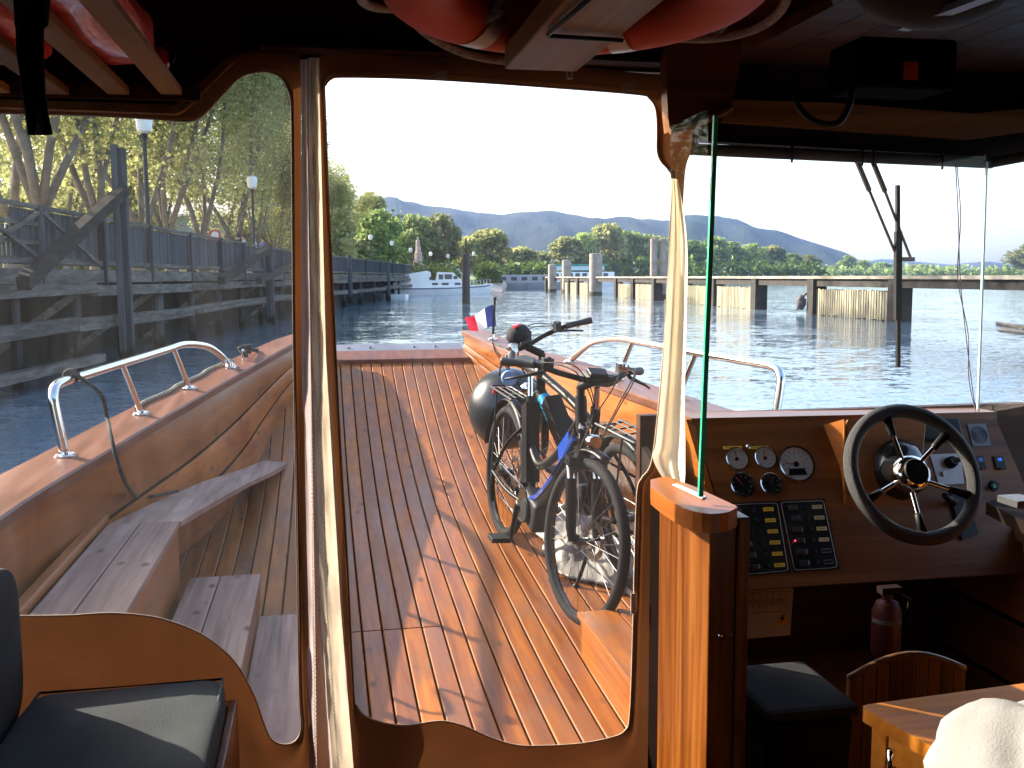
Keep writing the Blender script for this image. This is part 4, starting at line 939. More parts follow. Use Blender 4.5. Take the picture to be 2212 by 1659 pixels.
# hanging dark rope tied to the left handrail
sk_ = f1.y + .1; top = outL(sk_ + .12, .31)
def ipx(x, y, t): return PT(x, y, t)
mb = MB(); hp = [top + Vector((0, 0, .02)), PD(216, 850, (top.y) * 1.0), PT(231, 903, -.955), PT(238, 935, -.90), PT(249, 980, -.865), PT(262, 1020, -.85), PT(280, 1058, -.83), PZ(300, 1074, .812), PZ(335, 1071, .812), PZ(385, 1060, .80)]
mb.tube(smooth_pts(hp, 6), .009, 7); mb.torus(top - Vector((0, 0, .005)), A, .028, .008, 16, 6); mb.torus(top - Vector((0, 0, .005)) + A * .02, A, .028, .008, 16, 6)
tag(mb.build('hanging_rope', M_rope2, smooth=True), 'dark rope tied to the left handrail and hanging inside to the bench', 'rope')

# flag on the right gunwale
p0 = on_gun(1060, 733); F0 = L(gri(p0.y) + .08, p0.y, zg(p0.y)); dF = F0.y
fl = empty('flag', F0, 'small French tricolour flag on a short dark staff at the bow', 'flag')
tp = PD(1069, 645, (F0.y - EYE.y) / ray(1069, 645).y)
m = MB(); m.cyl(F0, tp, .011, .009, 8); m.ball(tp, .016, 8, 6); m.build('staff', M_blk, fl, smooth='auto'); m = MB(); m.lathe(F0, (0, 0, 1), [(.04, 0), (.04, .006), (.018, .012), (.016, .04), (0, .04)], 12); m.build('staff_base', M_steel, fl, smooth='auto')
fd = (F0.y - EYE.y)
c00 = PD(1068, 658, fd / ray(1068, 658).y); c10 = PD(1004, 688, (fd - .06) / ray(1004, 688).y); c01 = PD(1072, 706, fd / ray(1072, 706).y); c11 = PD(1014, 716, (fd - .02) / ray(1014, 716).y)
cols = [(.02, .035, .16), (.75, .75, .78), (.62, .03, .06)]
for k, nm in enumerate(('blue_band', 'white_band', 'red_band')):
    m = MB(); rows = []
    for i in range(9):
        u_ = (k + i / 8) / 3; row = []
        for j in range(7):
            v_ = j / 6; p = (c00 * (1 - u_) + c10 * u_) * (1 - v_) + (c01 * (1 - u_) + c11 * u_) * v_
            p = p + Vector((0, .035 * math.sin(u_ * 8 + v_ * 2.2), .010 * math.sin(u_ * 7))); row.append(p)
        rows.append(row)
    m.grid(rows); m.build(nm, cloth('flag_' + nm, cols[k], .4, .8, .05), fl, smooth=True)

# big black ball fender on the deck
fc = PD(1098, 884, 6.35); R_ = .255
fb = empty('ball_fender', fc - Vector((0, 0, R_)), 'big black inflated ball fender lying on the foredeck behind the bicycles', 'fender')
m = MB(); m.ball(fc, R_, 40, 26, (1, 1, 1.0), lambda d: 1 + .05 * max(0, d.z) ** 3); m.build('ball', plain('vinyl_black', (.02, .024, .03), .28, var=.3, scale=3, bump=.03, bscale=20), fb, smooth=True)
m = MB(); m.lathe(fc + Vector((.17, -.16, -.02)), (.7, -.65, -.1), [(.05, 0), (.05, .04), (.03, .06), (.03, .09), (0, .09)], 14); m.build('eye', M_rub, fb, smooth='auto')
# ================================================================== BICYCLES
M_fr = plain('frame_black', (.006, .006, .007), .42, spec=.12, coat=.05, var=.1)
M_blue = plain('frame_blue', (.008, .07, .42), .25, .2, coat=.8, var=.05)
M_cyan = plain('frame_cyan', (.01, .30, .55), .25, .2, coat=.8, var=.05)
M_rim = plain('rim_black', (.05, .05, .055), .22, .7)
M_chr = plain('chrome', (.8, .8, .8), .12, 1)
M_grey = plain('grey_plastic', (.018, .018, .019), .5, spec=.2)
M_sad = plain('saddle', (.035, .033, .032), .55, bump=.2, bscale=90)
M_ref = plain('red_reflector', (.5, .01, .02), .3)
def wheel(parent, c, ax, mot=False, disc=True, seed=0):
    """wheel (hub and spokes) > tyre, rim, brake_disc; ax is the axle direction"""
    R = .345; u, v = frame(ax); m = MB(); hw = .035
    m.lathe(c - ax * .05, ax, [(.0, 0), (.01, 0), (.012, .012), (.03, .014), (.03, .02), (.016, .024), (.016, .076), (.03, .08), (.03, .086), (.012, .088), (.01, .1), (0, .1)], 16)
    for i in range(32):
        q = 2 * math.pi * i / 32; sd = 1 if i % 2 else -1; q2 = q + (.55 if (i // 2) % 2 else -.55)
        a = c + ax * sd * .03 + (u * math.cos(q2) + v * math.sin(q2)) * .028; b = c + (u * math.cos(q) + v * math.sin(q)) * .298
        m.cyl(a, b, .0010, n=4, caps=False)
    w_ = m.build('wheel', plain('spoke_steel', (.12, .12, .12), .35, .8), parent, smooth='auto')
    m = MB(); m.torus(c, ax, R - .022, .0235, 64, 12); m.build('tyre', M_rub, w_, smooth=True)
    m = MB(); m.lathe(c - ax * .0125, ax, [(.325, 0), (.300, .004), (.294, .0125), (.300, .021), (.325, .025), (.318, .0125), (.325, 0)], 64); m.build('rim', M_rim, w_, smooth='auto')
    if disc:
        m = MB(); m.lathe(c + ax * .042, ax, [(.055, 0), (.085, 0), (.085, .002), (.055, .002), (.055, 0)], 32)
        for i in range(6):
            q = i * 1.047; m.beam(c + ax * .043 + (u * math.cos(q) + v * math.sin(q)) * .02, c + ax * .043 + (u * math.cos(q + .4) + v * math.sin(q + .4)) * .06, .008, .0015, ax)
        m.build('brake_disc', M_steel, w_)
    return w_
def bicycle(loc, fwd, lean, steer, label, accent, bar='flat', bag=False, kickstand=True, mirror=False, step=True, scl=1.06):
    """local frame: x forward, y left, z up, origin under the rear axle"""
    fx = fwd.normalized(); fy = Vector((0, 0, 1)).cross(fx).normalized(); fz = fx.cross(fy); Mx = Matrix.Translation(loc) @ Matrix((fx, fy, fz)).transposed().to_4x4() @ Matrix.Rotation(lean, 4, 'X') @ Matrix.Scale(scl, 4)
    root = empty('bicycle', loc, label, 'bicycle', 'bicycles standing on the foredeck'); root['local'] = 0
    def T(p): return Mx @ Vector(p)
    R3 = Mx.to_3x3(); Y = R3 @ Vector((0, 1, 0))
    h0 = Vector((.94, 0, .88)); h1 = Vector((1.0, 0, .70)); axs = (h0 - h1).normalized(); S = Matrix.Translation(h1) @ Matrix.Rotation(steer, 4, axs) @ Matrix.Translation(-h1)
    def TS(p): return Mx @ (S @ Vector(p))
    Ys = (Mx.to_3x3() @ S.to_3x3()) @ Vector((0, 1, 0))
    ra = Vector((0, 0, .345)); fa = Vector((1.12, 0, .345)); bb = Vector((.44, 0, .30)); st = Vector((.30, 0, .70))
    wheel(root, T(ra), Y); wheel(root, TS(fa), Ys)
    m = MB()
    tb = lambda pts, r, n=10: m.tube([T(p) for p in smooth_pts(pts, 5)] if len(pts) > 2 else [T(p) for p in pts], r, n)
    tb([bb, st, st + Vector((-.02, 0, .05))], .019); m.tube([T(h0), T(h1)], .026, 14)
    if step: tb([h1 + Vector((-.02, 0, .06)), (.78, 0, .50), (.60, 0, .36), (.47, 0, .32)], .036, 12); tb([h1 + Vector((-.02, 0, .12)), (.72, 0, .60), (.50, 0, .50), (.35, 0, .56)], .02)
    else: tb([h1 + Vector((0, 0, .02)), (.50, 0, .34)], .036, 12); tb([h0 + Vector((.02, 0, -.06)), (.6, 0, .76), st + Vector((.0, 0, -.02))], .022)
    for s in (-1, 1):
        tb([st + Vector((0, s * .02, -.06)), (.14, s * .05, .52), ra + Vector((0, s * .07, 0))], .009); tb([bb + Vector((0, s * .03, 0)), (.22, s * .06, .31), ra + Vector((0, s * .07, 0))], .011)
    fr_ = m.build('frame', M_fr, root, smooth='auto')
    m = MB()
    if step: m.tube([T(p) for p in smooth_pts([h1 + Vector((-.01, .031, .03)), (.775, .031, .515), (.60, .031, .385), (.50, .031, .345)], 6)], .014, 8); m.tube([T(p) for p in smooth_pts([h1 + Vector((-.01, -.031, .03)), (.775, -.031, .515), (.60, -.031, .385), (.50, -.031, .345)], 6)], .014, 8); m.box(T((.86, 0, .665)), R3 @ Vector((.055, 0, .045)), Y * .027, R3 @ Vector((-.015, 0, .03)))
    else: m.tube([T((.95, 0, .70)), T((.70, 0, .51))], .0375, 12)
    m.build('accent', accent, fr_, smooth='auto')
    m = MB(); m.box(T((.505, 0, .295)), R3 @ Vector((.10, 0, -.02)), Y * .044, R3 @ Vector((.02, 0, .07))); m.build('motor', M_grey, root, bevel=.02)
    for s in (-1, 1):
        m = MB(); m.lathe(T((.50, s * .055, .29)), Y * s, [(.06, 0), (.055, .008), (0, .010)], 22); m.build('motor_cap', plain('cap_grey', (.14, .14, .145), .35) if s > 0 else M_grey, root, smooth='auto')
    m = MB(); m.prism([T((.32, -.03, .76)), T((.25, -.03, .72)), T((.36, -.03, .38)), T((.42, -.03, .40))], Y * .06 * scl) if step else m.box(T((.72, 0, .58)), R3 @ Vector((.13, 0, .13)), Y * .045, R3 @ Vector((-.03, 0, .03))); m.build('battery', M_fr, root, bevel=.012)
    # fork, stem, bars
    m = MB(); m.tube([TS(h1 + Vector((0, 0, -.0))), TS(h1 + Vector((.012, 0, -.04)))], .034, 12)
    m.box(TS(h1 + Vector((.016, 0, -.055))), R3 @ Vector((.03, 0, 0)), Ys * .068, R3 @ Vector((0, 0, .018)))
    for s in (-1, 1): m.tube([TS(h1 + Vector((.02, s * .058, -.05))), TS((1.05, s * .058, .56))], .017, 12); m.tube([TS((1.05, s * .058, .58)), TS((1.10, s * .058, .40)), TS((1.12, s * .055, .345))], [.024, .022, .016], 12)
    fk = m.build('fork', M_fr, root, smooth='auto')
    m = MB()
    for s in (-1, 1): m.tube([TS(h1 + Vector((.025, s * .058, -.075))), TS((1.05, s * .058, .575))], .0185, 12)
    m.build('stanchion', M_chr, fk, smooth='auto')
    st0 = h0 + axs * .05
    m = MB(); m.tube([TS(h0), TS(st0)], .018, 10); m.tube([TS(st0), TS(st0 + Vector((.09, 0, .035)))], .02, 10); m.tube([TS(h0 + axs * q) for q in (0, .012)], .024, 12); m.build('stem', M_fr, root, smooth='auto')
    hb = st0 + Vector((.09, 0, .04))
    pts = [hb + Vector((-.17, -.315, .03)), hb + Vector((-.10, -.22, .035)), hb + Vector((-.02, -.12, .015)), hb, hb + Vector((-.02, .12, .015)), hb + Vector((-.10, .22, .035)), hb + Vector((-.17, .315, .03))]
    m = MB(); m.tube([TS(p) for p in smooth_pts(pts, 6)], .0125, 10); hbo = m.build('handlebar', M_fr, root, smooth=True)
    for s, (a, b) in ((-1, (pts[0], pts[1])), (1, (pts[6], pts[5]))):
        m = MB(); d = (b - a).normalized(); m.tube([TS(a - d * .01), TS(a - d * .01), TS(a), TS(a + d * .05), TS(a + d * .12), TS(a + d * .128)], [.0, .018, .019, .016, .017, .021], 14); m.build('grip', M_sad, hbo, smooth=True)
        m = MB(); g = a + d * .15; m.tube([TS(g), TS(g + Vector((.04, 0, -.02))), TS(g - d * .10 + Vector((.075, s * .01, -.045))), TS(g - d * .15 + Vector((.07, s * .015, -.06)))], [.010, .009, .006, .005], 8); m.build('brake_lever', M_grey, hbo, smooth=True)
        m = MB(); m.box(TS(g + d * .03 + Vector((-.01, 0, .01))), R3 @ Vector((.02, 0, 0)), Ys * .022, R3 @ Vector((0, 0, .02))); m.ball(TS(g + d * .03 + Vector((.0, 0, .02))), .018, 10, 6); m.build('shifter', M_grey if s < 0 else M_chr, hbo, smooth='auto')
    m = MB(); m.box(TS(hb + Vector((-.02, .03, .028))), R3 @ Vector((.028, 0, -.01)), Ys * .042, R3 @ Vector((.004, 0, .010))); m.build('display', M_blk, hbo, bevel=.006)
    m = MB(); 
    for s in (-1, 1):
        for q in (0, .02): m.tube([TS(p) for p in smooth_pts([hb + Vector((-.07, s * (.2 - q), .05)), hb + Vector((.10, s * .13, .06 - q)), hb + Vector((.13, s * .05, -.08 - q)), h1 + Vector((.05, s * .04, -.02)), (1.06, s * .065, .50)], 6)], .0028, 5)
    m.tube([TS(p) for p in smooth_pts([hb + Vector((-.05, .15, .04)), hb + Vector((.09, .04, -.02)), h0 + Vector((.0, .04, -.12)), (.8, .03, .6)], 5)], .0028, 5); m.build('cable', M_blk, hbo, smooth=True)
    m = MB(); m.lathe(TS(h1 + Vector((.09, 0, .035))), R3 @ S.to_3x3() @ Vector((1, 0, 0)), [(.012, -.05), (.03, -.03), (.034, .0), (.03, .012), (0, .014)], 16); m.tube([TS(h1 + Vector((.03, 0, -.02))), TS(h1 + Vector((.06, 0, .03)))], .006, 6); m.build('headlight', M_chr, root, smooth='auto')
    # saddle, post
    sp = st + Vector((-.045, 0, .17))
    m = MB(); m.tube([T(st), T(sp)], .0145, 10); m.build('seat_post', M_steel, root, smooth='auto'); m = MB(); m.tube([T(st + Vector((0, 0, .03))), T(st + Vector((-.012, 0, .075)))], .024, 12); m.build('seat_clamp', M_fr, root, smooth='auto')
    m = MB(); rows = []
    for i in range(15):
        f = i / 14; x = -.13 + .27 * f; hw = (.078 * (1 - (f - .18) ** 2 * 6) if f < .35 else .066 * (1 - f) ** 1.1 + .016); hw = max(.012, hw) * (1 if f > .03 else .75); zz = .035 + .02 * (1 - f) ** 2 + .006 * math.sin(f * 3)
        rows.append([T(sp + Vector((x, hw * math.cos(q), zz - .0 + (.022 if math.sin(q) > 0 else .03) * math.sin(q)))) for q in [2 * math.pi * j / 14 for j in range(15)]])
    m.grid(rows); m.add(rows[0], [tuple(range(14))]); m.add(rows[-1], [tuple(range(14))]); m.build('saddle', M_sad, root, smooth=True)
    # rack and mudguards
    m = MB()
    for y in (-.055, .055): m.tube([T(p) for p in ((.17, y, .735), (-.22, y, .735), (-.25, y * .6, .735))], .006, 6)
    for x in (.12, .02, -.08, -.18): m.tube([T((x, -.055, .735)), T((x, .055, .735))], .004, 6)
    m.tube([T((-.25, -.033, .735)), T((-.25, .033, .735))], .006, 6)
    for s in (-1, 1):
        m.tube([T((-.10, s * .055, .735)), T((0, s * .08, .36))], .005, 6); m.tube([T((.15, s * .055, .735)), T((.26, s * .03, .67))], .005, 6)
    for y in (-.02, .02): m.tube([T((.13, y, .737)), T((-.2, y, .737))], .004, 6)
    m.build('luggage_rack', M_grey, root, smooth='auto')
    m = MB(); cc = T(ra); ux = R3 @ Vector((1, 0, 0)); uz = R3 @ Vector((0, 0, 1)); rows = []
    for i in range(25):
        q = rad(20 + 150 * i / 24); d = ux * math.cos(q) + uz * math.sin(q); rows.append([cc + d * (.368 - .012 * abs(w_) ** 2) + Y * .028 * w_ for w_ in (-1, -.5, 0, .5, 1)])
    m.grid(rows); m.build('mudguard', M_fr, root, smooth=True, solid=.002)
    m = MB(); cc = TS(fa); uz2 = R3 @ S.to_3x3() @ Vector((0, 0, 1)); ux2 = R3 @ S.to_3x3() @ Vector((1, 0, 0)); rows = []
    for i in range(17):
        q = rad(75 + 75 * i / 16); d = ux2 * math.cos(q) + uz2 * math.sin(q); rows.append([cc + d * (.368 - .012 * abs(w_) ** 2) + Ys * .026 * w_ for w_ in (-1, -.5, 0, .5, 1)])
    m.grid(rows); m.build('mudguard', M_fr, root, smooth=True, solid=.002)
    # drivetrain
    for s, q in ((-1, rad(-100)), (1, rad(80))):
        a = bb + Vector((0, s * .07, 0)); b = a + Vector((math.cos(q) * .17, s * .01, math.sin(q) * .17))
        m = MB(); m.tube([T(a), T(b)], [.014, .011], 8); ck = m.build('crank', M_fr, root, smooth='auto')
        m = MB(); m.box(T(b + Vector((0, s * .055, 0))), R3 @ Vector((.045, 0, 0)), Y * .045, R3 @ Vector((0, 0, .011))); m.build('pedal', M_grey, ck, bevel=.004)
    m = MB(); m.lathe(T(bb + Vector((0, -.048, 0))), Y, [(.03, 0), (.078, 0), (.078, .003), (.03, .003), (.03, 0)], 30); m.build('chainring', M_steel, root)
    m = MB(); m.lathe(T(ra + Vector((0, -.05, 0))), Y, [(.018, 0), (.05, .002), (.05, .004), (.032, .012), (.02, .025)], 20); m.build('cassette', M_steel, root)
    m = MB(); ch = [T(p) for p in ((.44, -.047, .378), (0, -.045, .392))], [T(p) for p in ((.44, -.047, .222), (.03, -.045, .235), (0, -.045, .295))]
    for c_ in ch: m.tube(c_, .004, 5)
    m.build('chain', M_steel, root)
    m = MB(); m.tube([T((0, -.07, .33)), T((.02, -.075, .26)), T((.03, -.07, .20))], [.012, .016, .01], 8); m.build('derailleur', M_fr, root, smooth='auto')
    if kickstand:
        k1 = T((.14, .09, .29)); k2 = T((.17, .20, .02)); k2.z = loc.z + .01; m = MB(); m.tube([k1, k2], [.011, .009], 8); m.ball(k2, .018, 8, 6); m.build('kickstand', M_grey, root, smooth='auto')
    m = MB(); m.box(T((-.26, 0, .71)), R3 @ Vector((.012, 0, 0)), Y * .03, R3 @ Vector((0, 0, .018))); m.build('tail_light', M_ref, root, bevel=.004)
    if mirror:
        m = MB(); a = pts[6]; m.tube([TS(a), TS(a + Vector((0, .03, -.05)))], .006, 6); m.build('mirror_arm', M_blk, hbo); m = MB(); c_ = TS(a + Vector((-.02, .045, -.06))); m.lathe(c_, (c_ - EYE).normalized(), [(0, -.008), (.034, -.008), (.04, 0), (.036, .012), (0, .016)], 22); m.build('mirror', plain('mirror_blue', (.30, .48, .75), .12, .3, var=.02), hbo, smooth='auto')
    if bag:
        m = MB(); m.ball(TS(hb + Vector((.03, .01, .06))), .068, 18, 12, (1.0, 1.15, .9), lambda d: 1 + .12 * noise.noise(d * 2.2)); 
        tag(m.build('handlebar_bag', cloth('bag_black', (.022, .022, .024), 0, .85, .5, 300), smooth=True), 'rounded black bag with a red tab on the rear bicycle handlebar', 'bag').parent = None
        b_ = sc.objects[-1] if False else None
        m = MB(); m.box(TS(hb + Vector((.01, .03, .118))), R3 @ Vector((.02, 0, 0)), Ys * .022, R3 @ Vector((0, 0, .006))); m.build('red_button', M_ref, hbo)
    if not bag:   # white mark on the head tube
        m = MB(); o0 = (h0 * .35 + h1 * .65); fv = R3 @ Vector((1, 0, 0)); up = R3 @ axs
        c_ = T(o0) + fv * .0275
        for pl in ([(-.016, .03), (.012, .034), (.018, .016), (-.004, .013)], [(-.016, .026), (-.006, .013), (.018, -.012), (.010, -.018), (-.018, .008)], [(-.018, -.012), (.016, -.016), (.014, -.032), (-.018, -.030)]):
            m.prism([c_ + Y * a + up * b - fv * (.9 * a * a / .027) for a, b in pl], fv * .0025)
        m.build('badge', plain('badge_white', (.75, .75, .76), .5), fr_)
    return root
# position: rear contact and front contact from the picture
def onDeck(x, y):
    s = 5.0
    for _ in range(40): p = toL(PZ(x, y, zdk(s))); s = .6 * s + .4 * max(0, min(8, p.y))
    return L(p.x, p.y, zdk(p.y))
rc = onDeck(1078, 1136); fc_ = onDeck(1247, 1352)
yy_ = 1136
while (fc_ - rc).length > 1.12 * 1.07: yy_ += 1; rc = onDeck(1083, yy_)
hd = fc_ - rc
bike1 = bicycle(rc, hd, rad(-4), rad(8), 'front electric bicycle with a blue striped frame, nearest to the cabin', M_blue)
r2 = L(1.36, 4.22, zdk(4.2)); f2 = L(1.20, 5.33, zdk(5.3)); hd2 = f2 - r2
bike2 = bicycle(r2, hd2, rad(-6), rad(30), 'rear electric bicycle with a cyan flash, facing the bow beside the side planking', M_cyan, bag=True, mirror=True, step=False)
# folded grey tarpaulin under the bicycles
mb = MB(); rows = []; tr = []
P_ = [onDeck(1150, 1135), onDeck(1385, 1120), onDeck(1380, 1300), onDeck(1190, 1235)]
for i in range(41):
    row = []
    for j in range(29):
        u_, v_ = i / 40, j / 28; p = (P_[0] * (1 - u_) + P_[1] * u_) * (1 - v_) + (P_[3] * (1 - u_) + P_[2] * u_) * v_
        n_ = noise.noise(Vector((u_ * 4, v_ * 3.5, 2))) ; n2 = noise.noise(Vector((u_ * 11, v_ * 10, 5))); e = min(1, 6 * min(u_, v_, 1 - u_, 1 - v_))
        row.append(p + Vector((.05 * n_ * 1, .05 * n2, .012 + e * (.055 + .075 * n_ + .04 * abs(n2)))))
    rows.append(row)
mb.grid(rows); tag(mb.build('tarpaulin', plain('tarp', (.22, .20, .175), .6, var=.25, scale=5, bump=.3, bscale=40), smooth=True, solid=.003), 'crumpled pale grey tarpaulin lying on the deck under the bicycles', 'tarpaulin')
mb = MB()
for q in (-.03, .03, .09): mb.tube([onDeck(1320 + q * 300, 1180) + Vector((0, 0, .10)), onDeck(1395 + q * 300, 1290) + Vector((0, 0, .06))], .014, 10)
tag(mb.build('folded_steel_frame', M_steel, smooth='auto'), 'bundle of steel tubes lying on the tarpaulin by the rear wheel', 'steel frame')
# ================================================================== CABIN: curtains, posts, roof
SC = 2.4
M_canv = cloth('canvas_brown', (.17, .062, .022), .16, .8, .25, 700)
M_cream = cloth('canvas_cream', (.92, .78, .60), .72, .85, .4, 500, var=.08)
M_gold = cloth('amber_vinyl', (.50, .42, .32), .5, .28, .5, 30, var=.25)
M_film = film('clear_vinyl', (.97, .965, .96), .010, .012, .05, True, .12, 2.5)
M_filmL = film('dusty_vinyl', (.95, .94, .935), .013, .012, .05, True, .12, 2.5)
M_zip = plain('zip_teeth', (.75, .68, .58), .4, var=.2, scale=200)
M_tape = cloth('zip_tape', (.46, .38, .37), .5, .7, .3, 600)
def S4(x, y): return PS(x, y, SC)
def sheet(name, parent, inner, outer, mat, rings=9, amp=.012, seed=0, closed=True, ds=0, edge=True):
    a = smooth_pts([Vector((x, y, 0)) for x, y in inner], 4, closed); b = smooth_pts([Vector((x, y, 0)) for x, y in outer], 4, closed)
    rows = []
    for k in range(rings + 1):
        f = k / rings; row = []
        for p, q in zip(a, b):
            w_ = p.lerp(q, f); P = S4(w_.x, w_.y)
            d = amp * f * (1.6 * noise.noise(Vector((P.x * 3.2, P.z * 2.2, seed))) + .7 * noise.noise(Vector((P.x * 9, P.z * 7, seed + 5))))
            row.append(P - A * (d + ds + .010 * math.sin(min(1, f * 3) * math.pi)))
        if closed: row.append(row[0])
        rows.append(row)
    m = MB(); m.grid(rows); o = m.build(name, mat, parent, smooth=True)
    if edge:
        e = MB(); e.tube([r - A * .002 for r in rows[0][:-1]] if closed else rows[0], .0022, 6, closed); e.build('piping', plain('piping', (.55, .40, .27), .6), parent, smooth=True)
    return a
def pane(parent, inner, mat, seed=0, ds=-.004, closed=True):
    a = smooth_pts([Vector((x, y, 0)) for x, y in inner], 4, True); cx = sum(p.x for p in a) / len(a); cy = sum(p.y for p in a) / len(a); c = Vector((cx, cy, 0)); rows = []
    for k in range(13):
        f = k / 12; row = []
        for p in a + [a[0]]:
            w_ = c.lerp(p, f); P = S4(w_.x, w_.y); row.append(P - A * (ds + .012 * (1 - f ** 2) * noise.noise(Vector((P.x * 2.5, P.z * 1.7, seed))))) 
        rows.append(row)
    m = MB(); m.grid(rows[0:1] + rows[1:]); m.build('window_pane', mat, parent, smooth=True)
lc = empty('left_curtain', L(-.6, SC, .45), 'brown canvas curtain with a large clear window on the left, low curved hem', 'curtain')
inL = [(-250, 243), (-120, 244), (0, 245), (200, 250), (340, 258), (410, 262), (442, 246), (480, 206), (515, 170), (545, 158), (580, 156), (610, 171), (626, 205), (630, 260), (632, 500), (634, 760), (639, 1050), (643, 1300), (647, 1500), (651, 1560), (646, 1590), (628, 1606), (603, 1606), (583, 1592), (568, 1556), (548, 1500), (508, 1430), (455, 1382), (400, 1353), (330, 1332), (240, 1324), (150, 1329), (60, 1330), (-100, 1330), (-250, 1330), (-254, 1100), (-254, 600)]
ouL = [(-290, 190), (-120, 195), (0, 200), (200, 205), (330, 212), (392, 218), (418, 208), (455, 170), (490, 128), (530, 110), (580, 108), (636, 110), (650, 150), (650, 260), (651, 500), (654, 760), (660, 1050), (666, 1300), (670, 1500), (674, 1560), (680, 1640), (682, 1750), (650, 1830), (590, 1830), (530, 1830), (490, 1830), (440, 1830), (390, 1830), (340, 1830), (290, 1830), (200, 1830), (110, 1830), (20, 1830), (-120, 1830), (-290, 1830), (-292, 1100), (-292, 600)]
sheet('canvas', lc, inL, ouL, M_canv, 9, .02, 1); pane(lc, inL, M_filmL, 2)
cc_ = empty('middle_curtain', L(.35, SC, .45), 'brown canvas door curtain with a tall clear window in the middle', 'curtain')
inC = [(700, 205), (704, 184), (716, 171), (740, 167), (860, 169), (1000, 176), (1200, 190), (1375, 204), (1402, 213), (1416, 236), (1419, 280), (1419, 325), (1427, 348), (1444, 368), (1450, 392), (1446, 520), (1438, 690), (1425, 850), (1412, 970), (1402, 1012), (1385, 1034), (1376, 1065), (1371, 1200), (1366, 1400), (1360, 1545), (1350, 1577), (1322, 1592), (1250, 1606), (1150, 1611), (1100, 1606), (1050, 1589), (1000, 1567), (950, 1557), (880, 1566), (830, 1561), (790, 1546), (771, 1523), (764, 1490), (750, 1200), (735, 950), (718, 600), (706, 350)]
ouC = [(682, 190), (682, 150), (690, 128), (730, 120), (860, 122), (1000, 128), (1200, 142), (1400, 156), (1465, 165), (1490, 230), (1497, 280), (1493, 325), (1484, 350), (1480, 372), (1478, 400), (1470, 520), (1456, 690), (1440, 850), (1428, 970), (1432, 1018), (1416, 1040), (1413, 1075), (1411, 1200), (1409, 1400), (1408, 1560), (1408, 1640), (1400, 1740), (1300, 1830), (1180, 1830), (1110, 1830), (1050, 1830), (1000, 1830), (950, 1830), (880, 1830), (820, 1830), (780, 1830), (764, 1760), (757, 1620), (738, 1250), (722, 950), (702, 600), (688, 350)]
sheet('canvas', cc_, inC, ouC, M_canv, 9, .02, 3); pane(cc_, inC, M_film, 4)
# velcro tabs above the middle window, tape patches
for x, y in ((953, 164), (1352, 190)):
    m = MB(); m.prism([S4(x - 15, y + 8) - A * .012, S4(x + 15, y + 9) - A * .012, S4(x + 14, y - 3) - A * .012, S4(x + 8, y - 9) - A * .012, S4(x - 8, y - 9) - A * .012, S4(x - 14, y - 3) - A * .012], A * -.003); m.build('fastener_tab', plain('tab_grey', (.35, .28, .26), .6), cc_)
for (x, y), (w_, h_) in (((1364, 1300), (5, 22)), ((1437, 668), (5, 22))):
    m = MB(); m.prism([S4(x - w_, y - h_) - A * .014, S4(x + w_, y - h_) - A * .014, S4(x + w_, y + h_) - A * .014, S4(x - w_, y + h_) - A * .014], A * -.002); m.build('tape_patch', plain('tape_patch', (.62, .5, .4), .4), cc_)
# zip strips hanging at the post
def strip(parent, name, mat, L_, R_, ds, amp=.0, n=40, wid=6, seed=0, solid=.001):
    rows = []
    for i in range(n + 1):
        f = i / n; y = 130 + (1800 - 130) * f; xl = interp(L_, y); xr = interp(R_, y); row = []
        for j in range(wid + 1):
            g = j / wid; P = S4(xl + (xr - xl) * g, y); row.append(P - A * (ds + amp * (math.sin(g * math.pi) * 1.2 + noise.noise(Vector((g * 2.5, P.z * 8, seed))) + .6 * noise.noise(Vector((g * 5, P.z * 21, seed))))))
        rows.append(row)
    m = MB(); m.grid(rows); return m.build(name, mat, parent, smooth=True)
strip(lc, 'zip_tape', M_tape, [(130, 650), (300, 652), (765, 652), (1300, 660), (1800, 671)], [(130, 664), (300, 664), (765, 671), (1300, 680), (1800, 686)], .006, .004)
def zipper(parent, xs, ds):
    m = MB(); n = 330
    for i in range(n):
        y = 300 + (1800 - 300) * i / n; P = S4(interp(xs, y) + (.8 if i % 2 else -.8), y) - A * ds; m.box(P, Rr * .0022, A * .0012, (0, 0, .0011))
    m.build('zip_teeth', M_zip, parent)
zipper(lc, [(300, 664), (765, 672), (1300, 677), (1800, 684)], .012)
gs = strip(cc_, 'vinyl_flap', M_gold, [(130, 664), (270, 666), (765, 673), (1300, 690), (1800, 724)], [(130, 690), (270, 692), (765, 704), (1300, 735), (1800, 775)], .02, .009, 90, 10, 3)
strip(cc_, 'flap_tape', M_tape, [(130, 664), (270, 664), (765, 671), (1300, 688), (1800, 722)], [(130, 667), (270, 667), (765, 675), (1300, 693), (1800, 728)], .024, .002)
zipper(cc_, [(300, 677), (765, 689), (1300, 706), (1800, 742)], .038)
